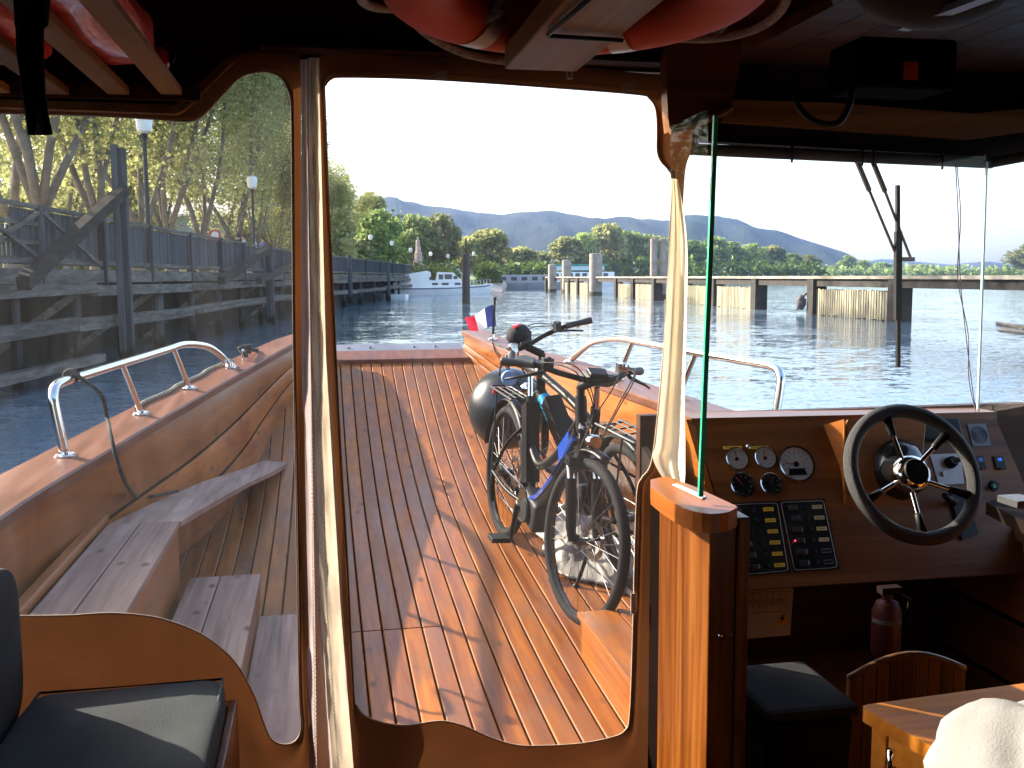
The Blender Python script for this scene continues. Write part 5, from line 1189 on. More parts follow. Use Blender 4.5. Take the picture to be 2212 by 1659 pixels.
# cream flap, sunlit
fp = [((1450, 385), (1464, 388)), ((1449, 430), (1472, 430)), ((1445, 500), (1482, 500)), ((1443, 560), (1485, 560)), ((1440, 640), (1484, 640)), ((1436, 720), (1482, 720)), ((1431, 800), (1480, 800)), ((1424, 880), (1479, 880)), ((1416, 960), (1480, 960)), ((1410, 990), (1480, 990)), ((1430, 1030), (1480, 1030)), ((1450, 1046), (1478, 1048))]
rows = []
la = smooth_pts([Vector((*a, 0)) for a, b in fp], 5); lb = smooth_pts([Vector((*b, 0)) for a, b in fp], 5)
for i, (a, b) in enumerate(zip(la, lb)):
    rows.append([PS(a.x + (b.x - a.x) * j / 12, a.y + (b.y - a.y) * j / 12, 2.33 + .012 * math.sin(j * .9 + i * .05) - .03 * math.sin(j / 12 * math.pi)) for j in range(13)])
m = MB(); m.grid(rows); tag(m.build('rolled_flap', M_cream, smooth=True), 'cream canvas flap glowing in the sun beside the green glass edge', 'curtain flap')
# wooden post between the curtains
m = MB(); m.rnd(.4)
def PB(x, y, s): return PS(x, y, s)
def qpost(quad, s0, s1):   # quad of pixels (bl, br, tr, tl) at depth s0, extruded to s1
    f = [PS(x, y, s0) for x, y in quad]; m.hexa([f[0], f[1], f[1] + A * (s1 - s0), f[0] + A * (s1 - s0), f[3], f[2], f[2] + A * (s1 - s0), f[3] + A * (s1 - s0)])
qpost([(678, 1800), (760, 1800), (700, 100), (652, 100)], 2.47, 2.56); m.build('cabin_post', M_greyw, ferry, bevel=.004)
# header, ceiling
ZC = 2.40
m = MB()
hdr = [(-400, 225), (0, 232), (380, 246), (402, 240), (500, 134), (560, 128), (900, 138), (1300, 152), (1445, 158), (1445, -60), (-400, -60)]
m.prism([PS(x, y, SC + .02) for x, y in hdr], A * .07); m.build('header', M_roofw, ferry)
m = MB(); tr_ = [(-400, 206), (0, 214), (372, 226), (388, 220), (492, 122), (505, 132), (398, 238), (380, 246), (0, 232), (-400, 224)]
m.prism([PS(x, y, SC - .035) for x, y in tr_], A * .05); m.build('header_trim', M_roofs, ferry)
m = MB(); m.prism([PS(x, y, SC - .05) for x, y in ((560, 100), (1000, 116), (1440, 136), (1440, 130), (1000, 110), (560, 94))], A * .07); m.build('header_trim', M_roofw, ferry)
m = MB(); rn = random.Random(9)
t = -1.6
while t < 2.75: m.rnd(rn.random()); m.lbox(t, t + .112, -2.4, 2.5 if t < .85 else 3.25, ZC + .12, ZC + .14); t += .115
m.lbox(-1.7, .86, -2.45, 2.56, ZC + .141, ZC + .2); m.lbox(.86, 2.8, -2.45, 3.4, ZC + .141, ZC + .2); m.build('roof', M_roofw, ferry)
for s_ in (.9, 1.75):
    m = MB(); m.lbox(-1.6, 2.7, s_ - .035, s_ + .035, ZC + .04, ZC + .119); m.build('roof_beam', M_roofw, ferry, bevel=.004)
# side walls and rear of the cabin (out of the picture, they keep the cabin dark)
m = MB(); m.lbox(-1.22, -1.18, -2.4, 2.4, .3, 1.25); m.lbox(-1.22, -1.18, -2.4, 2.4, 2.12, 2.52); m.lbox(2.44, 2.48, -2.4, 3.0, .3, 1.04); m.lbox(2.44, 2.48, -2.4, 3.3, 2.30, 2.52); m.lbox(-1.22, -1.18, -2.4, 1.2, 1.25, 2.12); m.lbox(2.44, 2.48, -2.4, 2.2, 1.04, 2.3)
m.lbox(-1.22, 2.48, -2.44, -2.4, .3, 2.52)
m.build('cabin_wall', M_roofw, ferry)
m = MB(); m.lbox(.80, .81, 2.221, 2.36, .36, 1.33); m.build('sun_block_board', plain('shadow_board', (.008, .005, .004), 1, spec=0), ferry); m = MB()  # black board added to stop sun reaching the bin; darkens the gap
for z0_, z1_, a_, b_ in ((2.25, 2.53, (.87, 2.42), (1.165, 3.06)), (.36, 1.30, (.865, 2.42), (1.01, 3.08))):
    m = MB(); m.hexa([L(*a_, z0_), L(a_[0] + .02, a_[1], z0_), L(b_[0] + .02, b_[1], z0_), L(*b_, z0_), L(*a_, z1_), L(a_[0] + .02, a_[1], z1_), L(b_[0] + .02, b_[1], z1_), L(*b_, z1_)]); m.build('sun_block_wall', M_dark, ferry)  # oblique walls added edge-on to keep sun out of the helm
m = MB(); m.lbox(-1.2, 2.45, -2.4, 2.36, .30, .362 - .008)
m.build('cabin_floor', M_dark, ferry)

# rack of slats with life jackets, upper left
rk = empty('ceiling_rack', L(-.8, 1.6, 2.2), 'wooden slatted rack under the ceiling at the upper left', 'rack')
for i, x in enumerate((-150, -30, 104, 240, 358)):
    a = PS(x, 190 if x > 0 else 186, 2.26); la_ = toL(a); m = MB(); m.rnd(rn.random()); m.lbox(la_.x - .023, la_.x + .023, 1.0, 2.34, a.z - .0, a.z + .018); m.build('slat', M_roofs, rk, bevel=.003)
    zs_ = a.z
m = MB(); m.lbox(-1.2, la_.x + .06, 2.345, 2.37, zs_ - .01, zs_ + .02); m.build('cross_bar', M_roofw, rk)
M_jk = plain('lifejacket', (.85, .10, .07), .35, coat=.5, var=.35, scale=14, bump=.8, bscale=22)
for k, (t0, t1, s0, s1, lab) in enumerate(((-1.15, -.80, 1.2, 2.335, 'red life jacket in clear wrapping at the far left of the rack'), (-.79, -.50, 1.2, 2.335, 'red life jacket on the middle slats of the rack'), (-.49, -.31, 1.2, 2.30, 'red life jacket at the right end of the rack'))):
    m = MB(); rows = []
    for i in range(19):
        f = i / 18; ss = s0 + (s1 - s0) * f; e = min(1, 5 * min(f, 1 - f) + .25); row = []
        for j in range(17):
            q = 2 * math.pi * j / 16; hx, hz = (t1 - t0) / 2, .05; n_ = 1 + .18 * noise.noise(Vector((math.cos(q) * 2, ss * 6, k)))
            cxq, szq = math.cos(q), math.sin(q); sx_ = abs(cxq) ** .5 * (1 if cxq > 0 else -1); sz_ = abs(szq) ** .5 * (1 if szq > 0 else -1)
            row.append(L((t0 + t1) / 2 + hx * sx_ * e * n_ * .97, ss, zs_ + .068 + hz * sz_ * e * n_))
        rows.append(row)
    m.grid(rows); m.add(rows[0][:-1], [tuple(range(16))]); m.add(rows[-1][:-1], [tuple(range(16))])
    tag(m.build('life_jacket', M_jk, smooth=True), lab, 'life jacket', 'life jackets stored on the ceiling rack')
p_ = PS(322, 85, 2.0); m = MB(); m.torus(PD(338, 118, 2.05), (0, -1, .2), .035, .005, 20, 8, rad(150), rad(380)); m.tube([PD(352, 70, 2.05), PD(350, 98, 2.05), PD(348, 115, 2.05)], .005, 8); tag(m.build('hook', M_blk, smooth=True), 'black hook looped over the right slat of the rack', 'hook')
m = MB(); m.ball(PD(348, 130, 2.05), .018, 12, 8, (1, 1, 1.5)); tag(m.build('whistle_light', M_ref, smooth=True), 'small reddish signal light at the end of the rack', 'light')
# black strap hanging at the upper left
m = MB(); rows = []
for i, (xl, xr, y) in enumerate(((28, 108, -60), (30, 108, 0), (34, 104, 55), (36, 92, 62), (38, 92, 120), (46, 96, 190), (56, 104, 245), (62, 112, 291))):
    rows.append([PD(xl + (xr - xl) * j / 6, y + (j % 2) * .6, 1.1 + .006 * math.sin(j + i)) for j in range(7)])
m.grid(rows); tag(m.build('hanging_strap', plain('black_webbing', (.006, .006, .007), .9), smooth=True, solid=.004), 'black webbing strap hanging at the upper left corner', 'strap')

# lifebuoy on its plank
pl_ = empty('ceiling_plank', L(.5, 1.6, 2.25), 'thick pale wooden plank slung under the ceiling across the lifebuoy', 'plank')
m = MB(); a = PZ(1090, 150, 2.255); b = PZ(1240, 148, 2.255); la_, lb_ = toL(a), toL(b); m.rnd(.8); m.lbox(la_.x, la_.x + .145, .7, la_.y, 2.255, 2.30); m.build('board', M_roofs, pl_, bevel=.003)
m = MB(); zq = 2.252
m.tube([L(la_.x + q, la_.y - e, zq - .004) for q, e in ((.03, .62), (.015, .32), (.018, .31), (.15, .30))], .004, 6); m.build('bungee', M_blk, pl_, smooth=True)
lbz = 2.36; bc = toL(PZ(1225, 30, lbz)); bc = Vector((la_.x + .085, la_.y - .235, lbz)); M_or = plain('lifebuoy_orange', (.55, .050, .012), .6, spec=.25, var=.12, scale=5, bump=.1, bscale=30)
C_ = L(bc.x, bc.y, lbz); lbr = empty('lifebuoy', C_, 'orange lifebuoy with grey bands and grab rope hung under the ceiling', 'lifebuoy')
up_ = (Vector((0, 0, 1)) + A * .04).normalized()
m = MB(); m.torus(C_, up_, .275, .072, 64, 20, sqz=.75); m.build('ring', M_or, lbr, smooth=True)
u_, v_ = frame(up_)
def ang_of(dv): return math.atan2(dv.dot(v_), dv.dot(u_))
for k, dd in enumerate((-.40, .42, 2.4, -2.4)):
    dv = (A * math.cos(dd * 1.4) + Rr * math.sin(dd * 1.4)); an = ang_of(dv); m = MB(); m.torus(C_, up_, .27, .0735, 8, 20, an - .085, an + .085, .76); m.build('band', plain('buoy_band', (.34, .33, .30), .35, .3, var=.15, scale=30), lbr, smooth=True)
m = MB(); P_ = []
for i in range(0, 97):
    q = 2 * math.pi * i / 96; seg = (q + .6) % (math.pi / 2) / (math.pi / 2); sag = math.sin(seg * math.pi)
    d = u_ * math.cos(q) + v_ * math.sin(q); P_.append(C_ + d * (.345 + .03 * sag) - Vector((0, 0, .0 + .045 * sag)))
m.tube(P_[:-1], .0085, 8, True); m.build('grab_rope', M_rope, lbr, smooth=True)
m = MB(); q0 = PZ(1010, 40, 2.29); m.tube(smooth_pts([PD(900, 5, 1.95), PD(960, 30, 1.9), PD(1030, 38, 1.88), PD(1075, 15, 1.86), PD(1090, -30, 1.84)], 6), .009, 8); m.build('rope_coil', M_rope, lbr, smooth=True); m = MB(); m.tube(smooth_pts([PD(880, -20, 1.97), PD(920, 28, 1.95), PD(985, 48, 1.9), PD(1040, 45, 1.88), PD(1090, 20, 1.86)], 6), .009, 8)
m.build('rope_coil', M_rope, lbr, smooth=True); m = MB(); m.tube([PD(1229, 130, 2.1), PD(1231, 150, 2.1), PD(1230, 170, 2.1)], .007, 7)
m.build('rope_end', M_rope, lbr, smooth=True); m = MB(); m.tube(smooth_pts([PD(1490, -20, 1.9), PD(1515, 15, 1.93), PD(1545, 40, 1.96), PD(1548, 72, 1.98), PD(1558, 60, 1.99), PD(1590, 25, 1.97)], 5), .009, 8); m.build('rope_coil', M_rope, lbr, smooth=True)

# bulkhead bracket and dark ceiling of the helm
m = MB(); m.prism([PS(x, y, SC - .09) for x, y in ((1437, 120), (1470, 40), (1480, -30), (1800, -30), (1790, 6), (1606, 100), (1580, 238), (1566, 250), (1500, 272), (1447, 284), (1443, 250))], A * .04); m.build('corner_panel', M_dash, ferry)
m = MB(); m.tube([PS(x, y, SC - .10) for x, y in ((1447, 283), (1500, 270), (1560, 246), (1580, 232))], .009, 6); m.build('panel_trim', M_roofs, ferry)
m = MB(); m.beam(PS(1604, 100, SC - .10), PS(1792, 4, SC - .10), .02, .026); m.build('panel_trim', M_roofs, ferry)
# helm front header, blind roller
SF = 3.05
m = MB(); m.rnd(.5); m.prism([PS(x, y, SF + .02) for x, y in ((1440, 300), (2146, 340), (2260, 318), (2260, -60), (1440, -60))], A * .05); m.build('helm_header', M_dark, ferry)
m = MB(); m.prism([PS(x, y, SF - .02) for x, y in ((1575, 215), (1800, 222), (2100, 245), (2240, 232), (2240, 280), (2100, 300), (1560, 262))], A * .035); m.build('helm_shelf', M_dash, ferry)
bl = empty('roller_blind', L(1.9, SF, 2.2), 'dark rolled sun blind above the windscreen', 'blind')
m = MB(); m.cyl(PS(1488, 322, SF), PS(2142, 352, SF), .019, n=16); m.cyl(PS(2140, 352, SF), PS(2300, 322, SF - .2), .017, n=16); m.build('roll', cloth('blind_fabric', (.05, .04, .035), .0, .7, .2), bl, smooth='auto')
for x in (1710, 1862, 1886, 2035):
    m = MB(); yy = 322 + (x - 1488) * .046; m.tube([PS(x, yy - 22, SF - .02), PS(x + 3, yy, SF - .025), PS(x, yy + 19, SF - .02)], .004, 6); m.build('blind_clip', M_blk, bl, smooth=True)
# radio box, cable and mirror under the helm ceiling
rd = empty('ceiling_radio', PD(1975, 150, 2.4), 'black radio box with a dim red square under the helm ceiling', 'radio')
pr = PD(1975, 150, 2.4); m = MB(); m.box(pr + A * .1 + Vector((0, 0, .02)), Rr * .13, A * .08, (0, 0, .06)); m.build('case', plain('matt_black', (.003, .003, .003), .95, spec=.02), rd, bevel=.01); m = MB(); m.box(pr + A * .015 + Rr * .0, Rr * .017, A * .004, (0, 0, .021)); m.build('red_display', plain('dim_red', (.5, .05, .02), .5), rd)
m = MB(); m.tube(smooth_pts([PD(1716, 190, 2.45), PD(1722, 225, 2.45), PD(1750, 256, 2.45), PD(1785, 268, 2.45), PD(1815, 262, 2.45), PD(1835, 225, 2.45), PD(1840, 190, 2.45)], 6), .008, 8); tag(m.build('looped_cable', M_blk, smooth=True), 'black cable looping below the helm ceiling', 'cable')
m = MB(); m.ball(PD(2020, -60, 1.9), .19, 28, 16, (.85, .6, .55)); m.build; tag(m.build('ceiling_loudspeaker', plain('dark_shell', (.012, .013, .015), .75), smooth=True), 'dark rounded housing hanging at the top right edge', 'loudspeaker')
m = MB(); m.beam(PD(1950, 60, 1.95), PD(2215, -40, 1.7), .03, .012); tag(m.build('ceiling_rail', M_alu), 'thin grey metal strip below the dark housing at the top right', 'strip')

# ---- glass
m = MB(); gb, gt = PD(1513, 1073, 2.08), PD(1545, 250, 2.08); gb = toL(gb); gz1 = PD(1545, 250, 2.08).z
m.lbox(gb.x + .004, gb.x + .006, gb.y + .004, 2.16, gb.z + .002, gz1); gp = empty('side_glass', L(gb.x, gb.y, gb.z), 'frameless glass pane with a bright green edge standing on the wooden cap', 'glass pane')
m.build('glass', film('side_glass', (.95, .975, .965), .002, .005, .02, False, 0), gp)
g0 = PD(1513, 1073, 2.08); g1 = PD(1546, 250, 2.12)
m = MB(); m.beam(g0, g1, .010, .008, A); m.build('glass_edge', plain('green_glass_edge', (.06, .62, .38), .2, var=.05, coat=.5), gp)
ws = empty('windscreen', L(1.9, 3.03, 1.4), 'clear helm windscreen between dashboard and blind', 'windscreen')
m = MB(); m.grid([[PS(x, 905, SF - .03) for x in (1490, 1700, 1900, 2118)], [PS(x, 320, SF - .03) for x in (1490, 1700, 1900, 2131)]]); m.build('glass', film('screen_glass', (.97, .985, .985), .006, .02, .02, True, 0), ws)
m = MB(); m.beam(PS(2112, 892, SF - .03), PS(2131, 350, SF - .03), .006, .008, A); m.build('glass_edge', plain('pale_glass_edge', (.45, .62, .62), .2, var=.05), ws)
m = MB(); m.grid([[PS(2114, 892, SF - .03), PS(2330, 905, SF - .5)], [PS(2133, 350, SF - .03), PS(2330, 320, SF - .5)]]); m.build('side_glass', film('screen_glass2', (.97, .985, .985), .006, .02, .02, True, 0), ws)
# wiper
SW = SF + .06; wp = empty('windscreen_wiper', PS(1870, 350, SW), 'twin arm wiper hanging in front of the windscreen', 'wiper')
M_wp = plain('wiper_metal', (.13, .11, .10), .4, .4)
for (xa, ya, xb, yb, xm, ym) in ((1850, 345, 1938, 556, 1878, 412), (1885, 348, 1968, 560, 1912, 414)):
    m = MB(); m.tube([PS(xa, ya, SW), PS(xm, ym, SW)], .009, 8); m.tube([PS(xm, ym, SW), PS(xb, yb, SW)], .005, 8); m.build('wiper_arm', M_wp, wp, smooth='auto')
m = MB(); m.beam(PS(1934, 560, SW), PS(1973, 560, SW), .02, .014); m.build('wiper_link', M_wp, wp)
m = MB(); m.beam(PS(1939, 400, SW), PS(1940, 793, SW), .012, .012, A); m.beam(PS(1940, 500, SW - .004), PS(1939, 690, SW - .004), .022, .016, A); m.build('wiper_blade', M_blk, wp)
for k, dx in enumerate((0, 5)):
    m = MB(); m.tube(smooth_pts([PS(2064 + dx * .6, 352, SF - .06), PS(2070 + dx, 470, SF - .06), PS(2074 - dx, 600, SF - .06), PS(2086 + dx, 720, SF - .06), PS(2098 - dx, 820, SF - .06), PS(2110 + dx * .4, 905, SF - .06)], 8), .0018, 5); tag(m.build('hanging_wire', plain('wire', (.25, .2, .25), .5)), ('left' if k == 0 else 'right') + ' one of two thin wires hanging down the windscreen beside the wheel', 'wire')
# ================================================================== HELM
# ---- half-height partition: pillar and cap
pt_ = empty('partition_pillar', L(.8, 2.0, .36), 'varnished wooden pillar with a rounded cap between curtain and dashboard', 'pillar')
m = MB(); m.rnd(.5); m.lbox(.775, .835, 1.905, 2.22, .362, 1.35); m.build('pillar_board', M_postw, pt_, bevel=.004)
m = MB(); m.rnd(.2); m.lbox(.836, .862, 1.90, 1.96, .362, 1.35); m.build('pillar_edge', M_postw, pt_, bevel=.003)
zc = 1.375
top = [(1405, 1036), (1440, 1028), (1498, 1050), (1589, 1092)] + [(1593 - 0 * q, 1096) for q in range(1)] + [(1574, 1106), (1556, 1109), (1536, 1110), (1516, 1108), (1496, 1104), (1478, 1098), (1460, 1089), (1440, 1077), (1420, 1063), (1406, 1052)]
m = MB(); m.rnd(.65); m.prism([PZ(x, y, zc) for x, y in top], (0, 0, -.040)); m.build('cap', M_hull, pt_, bevel=.005)
m = MB(); m.prism([PZ(x, y, zc + .0035) for x, y in ((1452, 1046), (1462, 1044), (1525, 1072), (1516, 1076))], (0, 0, -.002)); m.build('glass_slot', plain('slot_sealant', (.55, .55, .55), .4), pt_)
for z in (1.10, .78):
    m = MB(); m.ball(L(.80, 1.90, z), .006, 8, 6); m.build('screw', M_steel, pt_, smooth=True)

# ---- console
TL, TR, BL = PS(1497, 906, 2.95), PS(2150, 893, 2.95), PS(1605, 1274, 2.70)
DN = (TR - TL).cross(BL - TL).normalized()
if DN.dot(EYE - TL) < 0: DN = -DN
DU = (TR - TL).normalized(); DV = DN.cross(DU).normalized()
if DV.z < 0: DV = -DV
def DP(x, y, off=0): return PPL(x, y, TL + DN * off, DN)
con = empty('helm_console', L(1.6, 2.9, .36), 'dark varnished wooden dashboard with gauges, switches and controls', 'dashboard')
m = MB(); pan = [(1497, 906), (2146, 893), (2215, 1052), (2290, 1232), (1606, 1274), (1560, 1110)]
m.rnd(.45); m.prism([DP(x, y) for x, y in pan], DN * -.022); m.build('panel', M_dash, con, bevel=.003)
m = MB(); m.rnd(.8); a, b = DP(1492, 905), DP(2150, 891); m.hexa([a - DV * .022, b - DV * .022, b - DV * .022 + A * .12, a - DV * .022 + A * .12, a + DN * .006, b + DN * .006, b + A * .12 + Vector((0, 0, .004)), a + A * .12 + Vector((0, 0, .004))]); m.build('top_edge', M_dash, con)
# left cheek, lit by the sun
p = [DP(1497, 906), DP(1606, 1274)]; q1 = p[0] + A * .12 - Vector((0, 0, .01)); q2 = p[1] + A * .38
m = MB(); m.rnd(.8); m.prism([p[0] - DU * .003, q1, q2, p[1] - DU * .003], DU * -.02); m.build('side_cheek', M_hull, con)
m = MB(); m.rnd(.8); m.prism([DP(1480, 904) + A * .1, DP(1499, 908), DP(1600, 1100), DP(1568, 1075) + A * .06], Rr * -.012); m.build('side_trim', M_hull, con, bevel=.003)
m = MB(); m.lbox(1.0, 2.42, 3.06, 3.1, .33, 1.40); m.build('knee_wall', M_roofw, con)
M_bez = plain('gauge_chrome', (.78, .75, .70), .1, 1, var=.03); M_dw = plain('dial_white', (.6, .6, .62), .5, var=.04); M_db = plain('dial_black', (.012, .013, .016), .25, var=.1)
M_glz = film('gauge_glass', (.96, .97, 1), .02, .10, .03, False, 0)
M_ndl = plain('needle_red', (.55, .03, .02), .5); M_mk = plain('dial_marks', (.03, .03, .035), .6); M_wht = plain('print_white', (.6, .6, .6), .6)
def gauge(x, y, rpx, dial, na, big=False, label=None):
    c = DP(x, y); r = rpx / FPX * (c - EYE).dot(CM @ Vector((0, 0, -1)))
    m = MB(); m.lathe(c, DN, [(r, 0), (r * 1.0, .008), (r * .97, .014), (r * .88, .013), (r * .86, .004), (r * .80, .004)], 40); g = m.build('gauge', M_bez, con, smooth='auto')
    m = MB(); m.lathe(c + DN * .004, DN, [(r * .87, 0), (0, .0005)], 36); m.build('dial', dial, g)
    if label: g['label'] = label
    m = MB()
    for i in range(13 if big else 9):
        q = rad(225 - 270 * i / (12 if big else 8)); d = DU * math.cos(q) + DV * math.sin(q); m.beam(c + DN * .0052 + d * r * .62, c + DN * .0052 + d * r * .76, .0014 if big else .0012, .0004, DN)
    if big:
        for i, tx in enumerate('0123456'):
            q = rad(205 - 230 * i / 6); d = DU * math.cos(q) + DV * math.sin(q); put_text(m, tx, r * .2, c + DN * .0054 + d * r * .5, DU, DV)
    m.build('dial_marks', M_mk if dial is M_dw else M_wht, g)
    d = DU * math.cos(na) + DV * math.sin(na); m = MB(); m.beam(c + DN * .0062 - d * r * .12, c + DN * .0062 + d * r * .66, .0026, .0008, DN); m.build('needle', M_ndl, g)
    m = MB(); m.lathe(c + DN * .005, DN, [(r * .15, 0), (r * .15, .004), (0, .005)], 16); m.build('needle_cap', M_blk, g, smooth='auto')
    if big: m = MB(); e = c - DV * r * .42 + DN * .0052; m.prism([e - DU * r * .5 - DV * r * .16, e + DU * r * .5 - DV * r * .16, e + DU * r * .42 + DV * r * .2, e - DU * r * .42 + DV * r * .2], DN * .001); m.build('lcd_window', M_db, g)
    m = MB(); m.lathe(c + DN * .012, DN, [(r * .88, 0), (r * .5, .0015), (0, .002)], 30); m.build('gauge_glass', M_glz, g, smooth=True)
gauge(1590, 993, 27, M_dw, rad(92)); gauge(1651, 991, 26, M_dw, rad(88)); gauge(1718, 1004, 42, M_dw, rad(172), True); gauge(1602, 1049, 29, M_db, rad(120)); gauge(1663, 1047, 26, M_db, rad(60))
M_yl = plain('label_yellow', (.75, .5, .02), .5, var=.03); M_yl2 = plain('label_cream', (.55, .46, .22), .5, var=.03)
def drect(m, x, y, w_, h_, off, th=.001):
    """rectangle on the dash around pixel x, y; size in metres"""
    c = DP(x, y); m.box(c + DN * (off + th / 2), DU * w_ / 2, DV * h_ / 2, DN * th / 2)
for x, y in ((1582, 967), (1640, 967)):
    m = MB(); drect(m, x, y, .062, .009, .0); o = m.build('yellow_label', M_yl, con); m = MB(); c = DP(x, y) + DN * .0013
    for i in range(11): m.box(c + DU * (-.02 + i * .004), DU * .0011, DV * (.0016 if i % 3 else .0022), DN * .0002)
    m.build('print', M_mk, o)
m = MB(); m.lathe(DP(1614, 966), DN, [(.007, 0), (.007, .008), (.003, .012), (0, .012)], 14); m.build('key_socket', M_bez, con, smooth='auto')
def switch_panel(cx, cy, quad, labels, name, lab):
    m = MB(); m.prism([DP(x, y, .0) for x, y in quad], DN * .004); p_ = m.build('switch_panel', M_db, con, bevel=.004); p_['label'] = lab
    c4 = [DP(x, y, .0045) for x, y in quad]; cm = sum(c4, Vector()) / 4; fr = [cm + (q - cm) * .955 for q in c4]
    m = MB(); rp = []
    for i in range(4):
        a0, a1, a2 = fr[i - 1], fr[i], fr[(i + 1) % 4]; rp += [a1 + (a0 - a1).normalized() * .010, a1 + ((a0 - a1).normalized() + (a2 - a1).normalized()) * .0025, a1 + (a2 - a1).normalized() * .010]
    m.tube(rp, .0010, 5, True); m.build('panel_outline', plain('outline_grey', (.35, .37, .38), .5), p_)
    tl, tr, br, bl_ = fr
    for i in range(6):
        f = (i + .55) / 6.1; l = tl.lerp(bl_, f); r = tr.lerp(br, f)
        m = MB(); c = l.lerp(r, .24) ; m.box(c + DN * .004, DU * .016, DV * .0085, DN * .004); m.box(c + DN * .008, DU * .012, DV * .006, DN * .003 + DU * .0012); m.build('rocker_switch', plain('rocker', (.03, .03, .032), .35), p_, bevel=.002)
        m = MB(); m.lathe(l.lerp(r, .56), DN, [(.007, 0), (.007, .003), (.004, .004), (0, .004)], 12); m.build('fuse_cap', M_blk, p_, smooth='auto')
        c = l.lerp(r, .82); k = labels[i]
        if k == 0:
            m = MB(); m.tube([c + DU * a + DV * b + DN * .0008 for a, b in ((-.015, -.005), (.015, -.005), (.015, .005), (-.015, .005))], .0007, 4, True); m.build('empty_label_frame', plain('outline_grey', (.35, .37, .38), .5), p_)
        else:
            m = MB(); m.box(c + DN * .0008, DU * .017, DV * .0058, DN * .0006); lb = m.build('yellow_label' if k == 1 else 'cream_label', M_yl if k == 1 else M_yl2, p_)
            m = MB()
            for q in range(7): m.box(c + DU * (-.010 + q * .0033) + DN * .0016, DU * .001, DV * .0013, DN * .0002)
            m.v and m.build('print', M_mk, p_)
    m = MB(); i0 = 0 if labels[4] else 3; m.ball(tl.lerp(bl_, (i0 + .55) / 6.1).lerp(tr.lerp(br, (i0 + .55) / 6.1), .12) + DN * .008, .0028, 8, 6); m.build('pilot_lamp', emis('pilot_red', (1, .05, .1), .8), p_, smooth=True)
switch_panel(0, 0, [(1550, 1088), (1681, 1083), (1706, 1236), (1610, 1245)], [1, 1, 1, 1, 1, 1], 'a', 'left switch panel with six yellow labels')
switch_panel(0, 0, [(1684, 1082), (1780, 1078), (1812, 1229), (1715, 1236)], [2, 2, 2, 2, 0, 0], 'b', 'right switch panel with four cream labels and two empty frames')
# raised instrument housing, wheel boss, controls
m = MB(); m.rnd(.9); hs_ = [(1785, 916), (1978, 910), (1984, 1085), (1800, 1093)]
bq = [DP(1810, 925), DP(1985, 918), DP(1985, 1092), DP(1822, 1100)]; tq = [DP(1808, 921) + DN * .07, DP(1978, 914) + DN * .07, DP(1978, 1062) + DN * .02, DP(1824, 1070) + DN * .02]
m.hexa([bq[3], bq[2], bq[1], bq[0], tq[3], tq[2], tq[1], tq[0]]); hw_ = m.build('wheel_housing', M_dash, con, bevel=.004)
m = MB(); m.rnd(.9); a0 = DP(1782, 918) ; m.prism([DP(1782, 918) - DN * .0, tq[0] + DU * -.006, tq[3] - DU * .006, DP(1818, 1010)], DU * -.005); m.build('housing_side', M_hull, con)
WC = PD(1972, 1022, 2.52); HB = DP(1930, 1015)
m = MB(); m.lathe(HB, (WC - HB), [(.105, 0), (.10, .03), (.08, .06), (.045, .09), (.03, (WC - HB).length - .02)], 30); m.build('steering_column', plain('gloss_black', (.012, .012, .013), .18, coat=.6), con, smooth='auto')
wh = empty('steering_wheel', WC, 'black rimmed steering wheel with five chrome spokes', 'steering wheel')
WN = (DN + Vector((0, 0, -.0))).normalized(); WR = 150 / FPX * 2.52 * .955
m = MB(); m.torus(WC, WN, WR, .018, 72, 16); m.build('rim', plain('wheel_grip', (.018, .018, .019), .5, var=.2, scale=40, bump=.6, bscale=420), wh, smooth=True)
m = MB(); m.lathe(WC - WN * .05, WN, [(.034, 0), (.046, .02), (.048, .045), (.044, .058), (.034, .066), (.0, .066)], 30); m.build('hub', M_bez, wh, smooth='auto')
m = MB(); m.lathe(WC + WN * .012, WN, [(.034, .004), (.031, .009), (0, .011)], 26); m.build('hub_cap', M_blk, wh, smooth='auto')
for d0 in (104, 40, -24, -94, -155):
    q = rad(d0); d = DU * math.cos(q) + DV * math.sin(q); a = WC - WN * .02 + d * .03; b = WC + d * WR * .93
    m = MB(); m.tube([a, a.lerp(b, .55), a.lerp(b, .72)], [.0065, .006, .006], 10); sp = m.build('spoke', M_bez, wh, smooth='auto'); m = MB(); m.tube([a.lerp(b, .58), a.lerp(b, .66), b], [.0085, .0095, .012], 10); m.build('spoke_cover', M_blk, sp, smooth=True)
# right part of the dash
m = MB(); drect(m, 2028, 930, .15, .075, 0, .02); c = m.build('chart_plotter', M_blk, con, bevel=.012)
m = MB(); drect(m, 2114, 940, .068, .078, 0, .004); v = m.build('loudspeaker', plain('grille', (.13, .14, .17), .6), con); m = MB(); c = DP(2114, 940)
for r in (.008, .015, .022, .028): m.torus(c + DN * .005, DN, r, .0012, 24, 6)
m.build('grille_ring', plain('grille_dark', (.03, .03, .04), .5), v, smooth=True)
m = MB(); m.prism([DP(x, y) for x, y in ((2008, 982), (2074, 980), (2082, 1045), (2027, 1048))], DN * .003); v = m.build('control_plate', plain('plate_white', (.5, .51, .54), .4), con)
c = DP(2052, 1000, .003); m = MB(); m.lathe(c, DN, [(.02, 0), (.018, .02), (.012, .028), (0, .028)], 20); m.tube([c + DN * .02, c + DN * .03 + DU * .035 + DV * .006], [.010, .007], 8); m.build('joystick', M_blk, v, smooth='auto')
c = DP(2037, 1024, .003); m = MB(); m.lathe(c, DN, [(.008, 0), (.008, .006), (.006, .008), (0, .008)], 16); m.build('push_button', M_wht, v, smooth='auto')
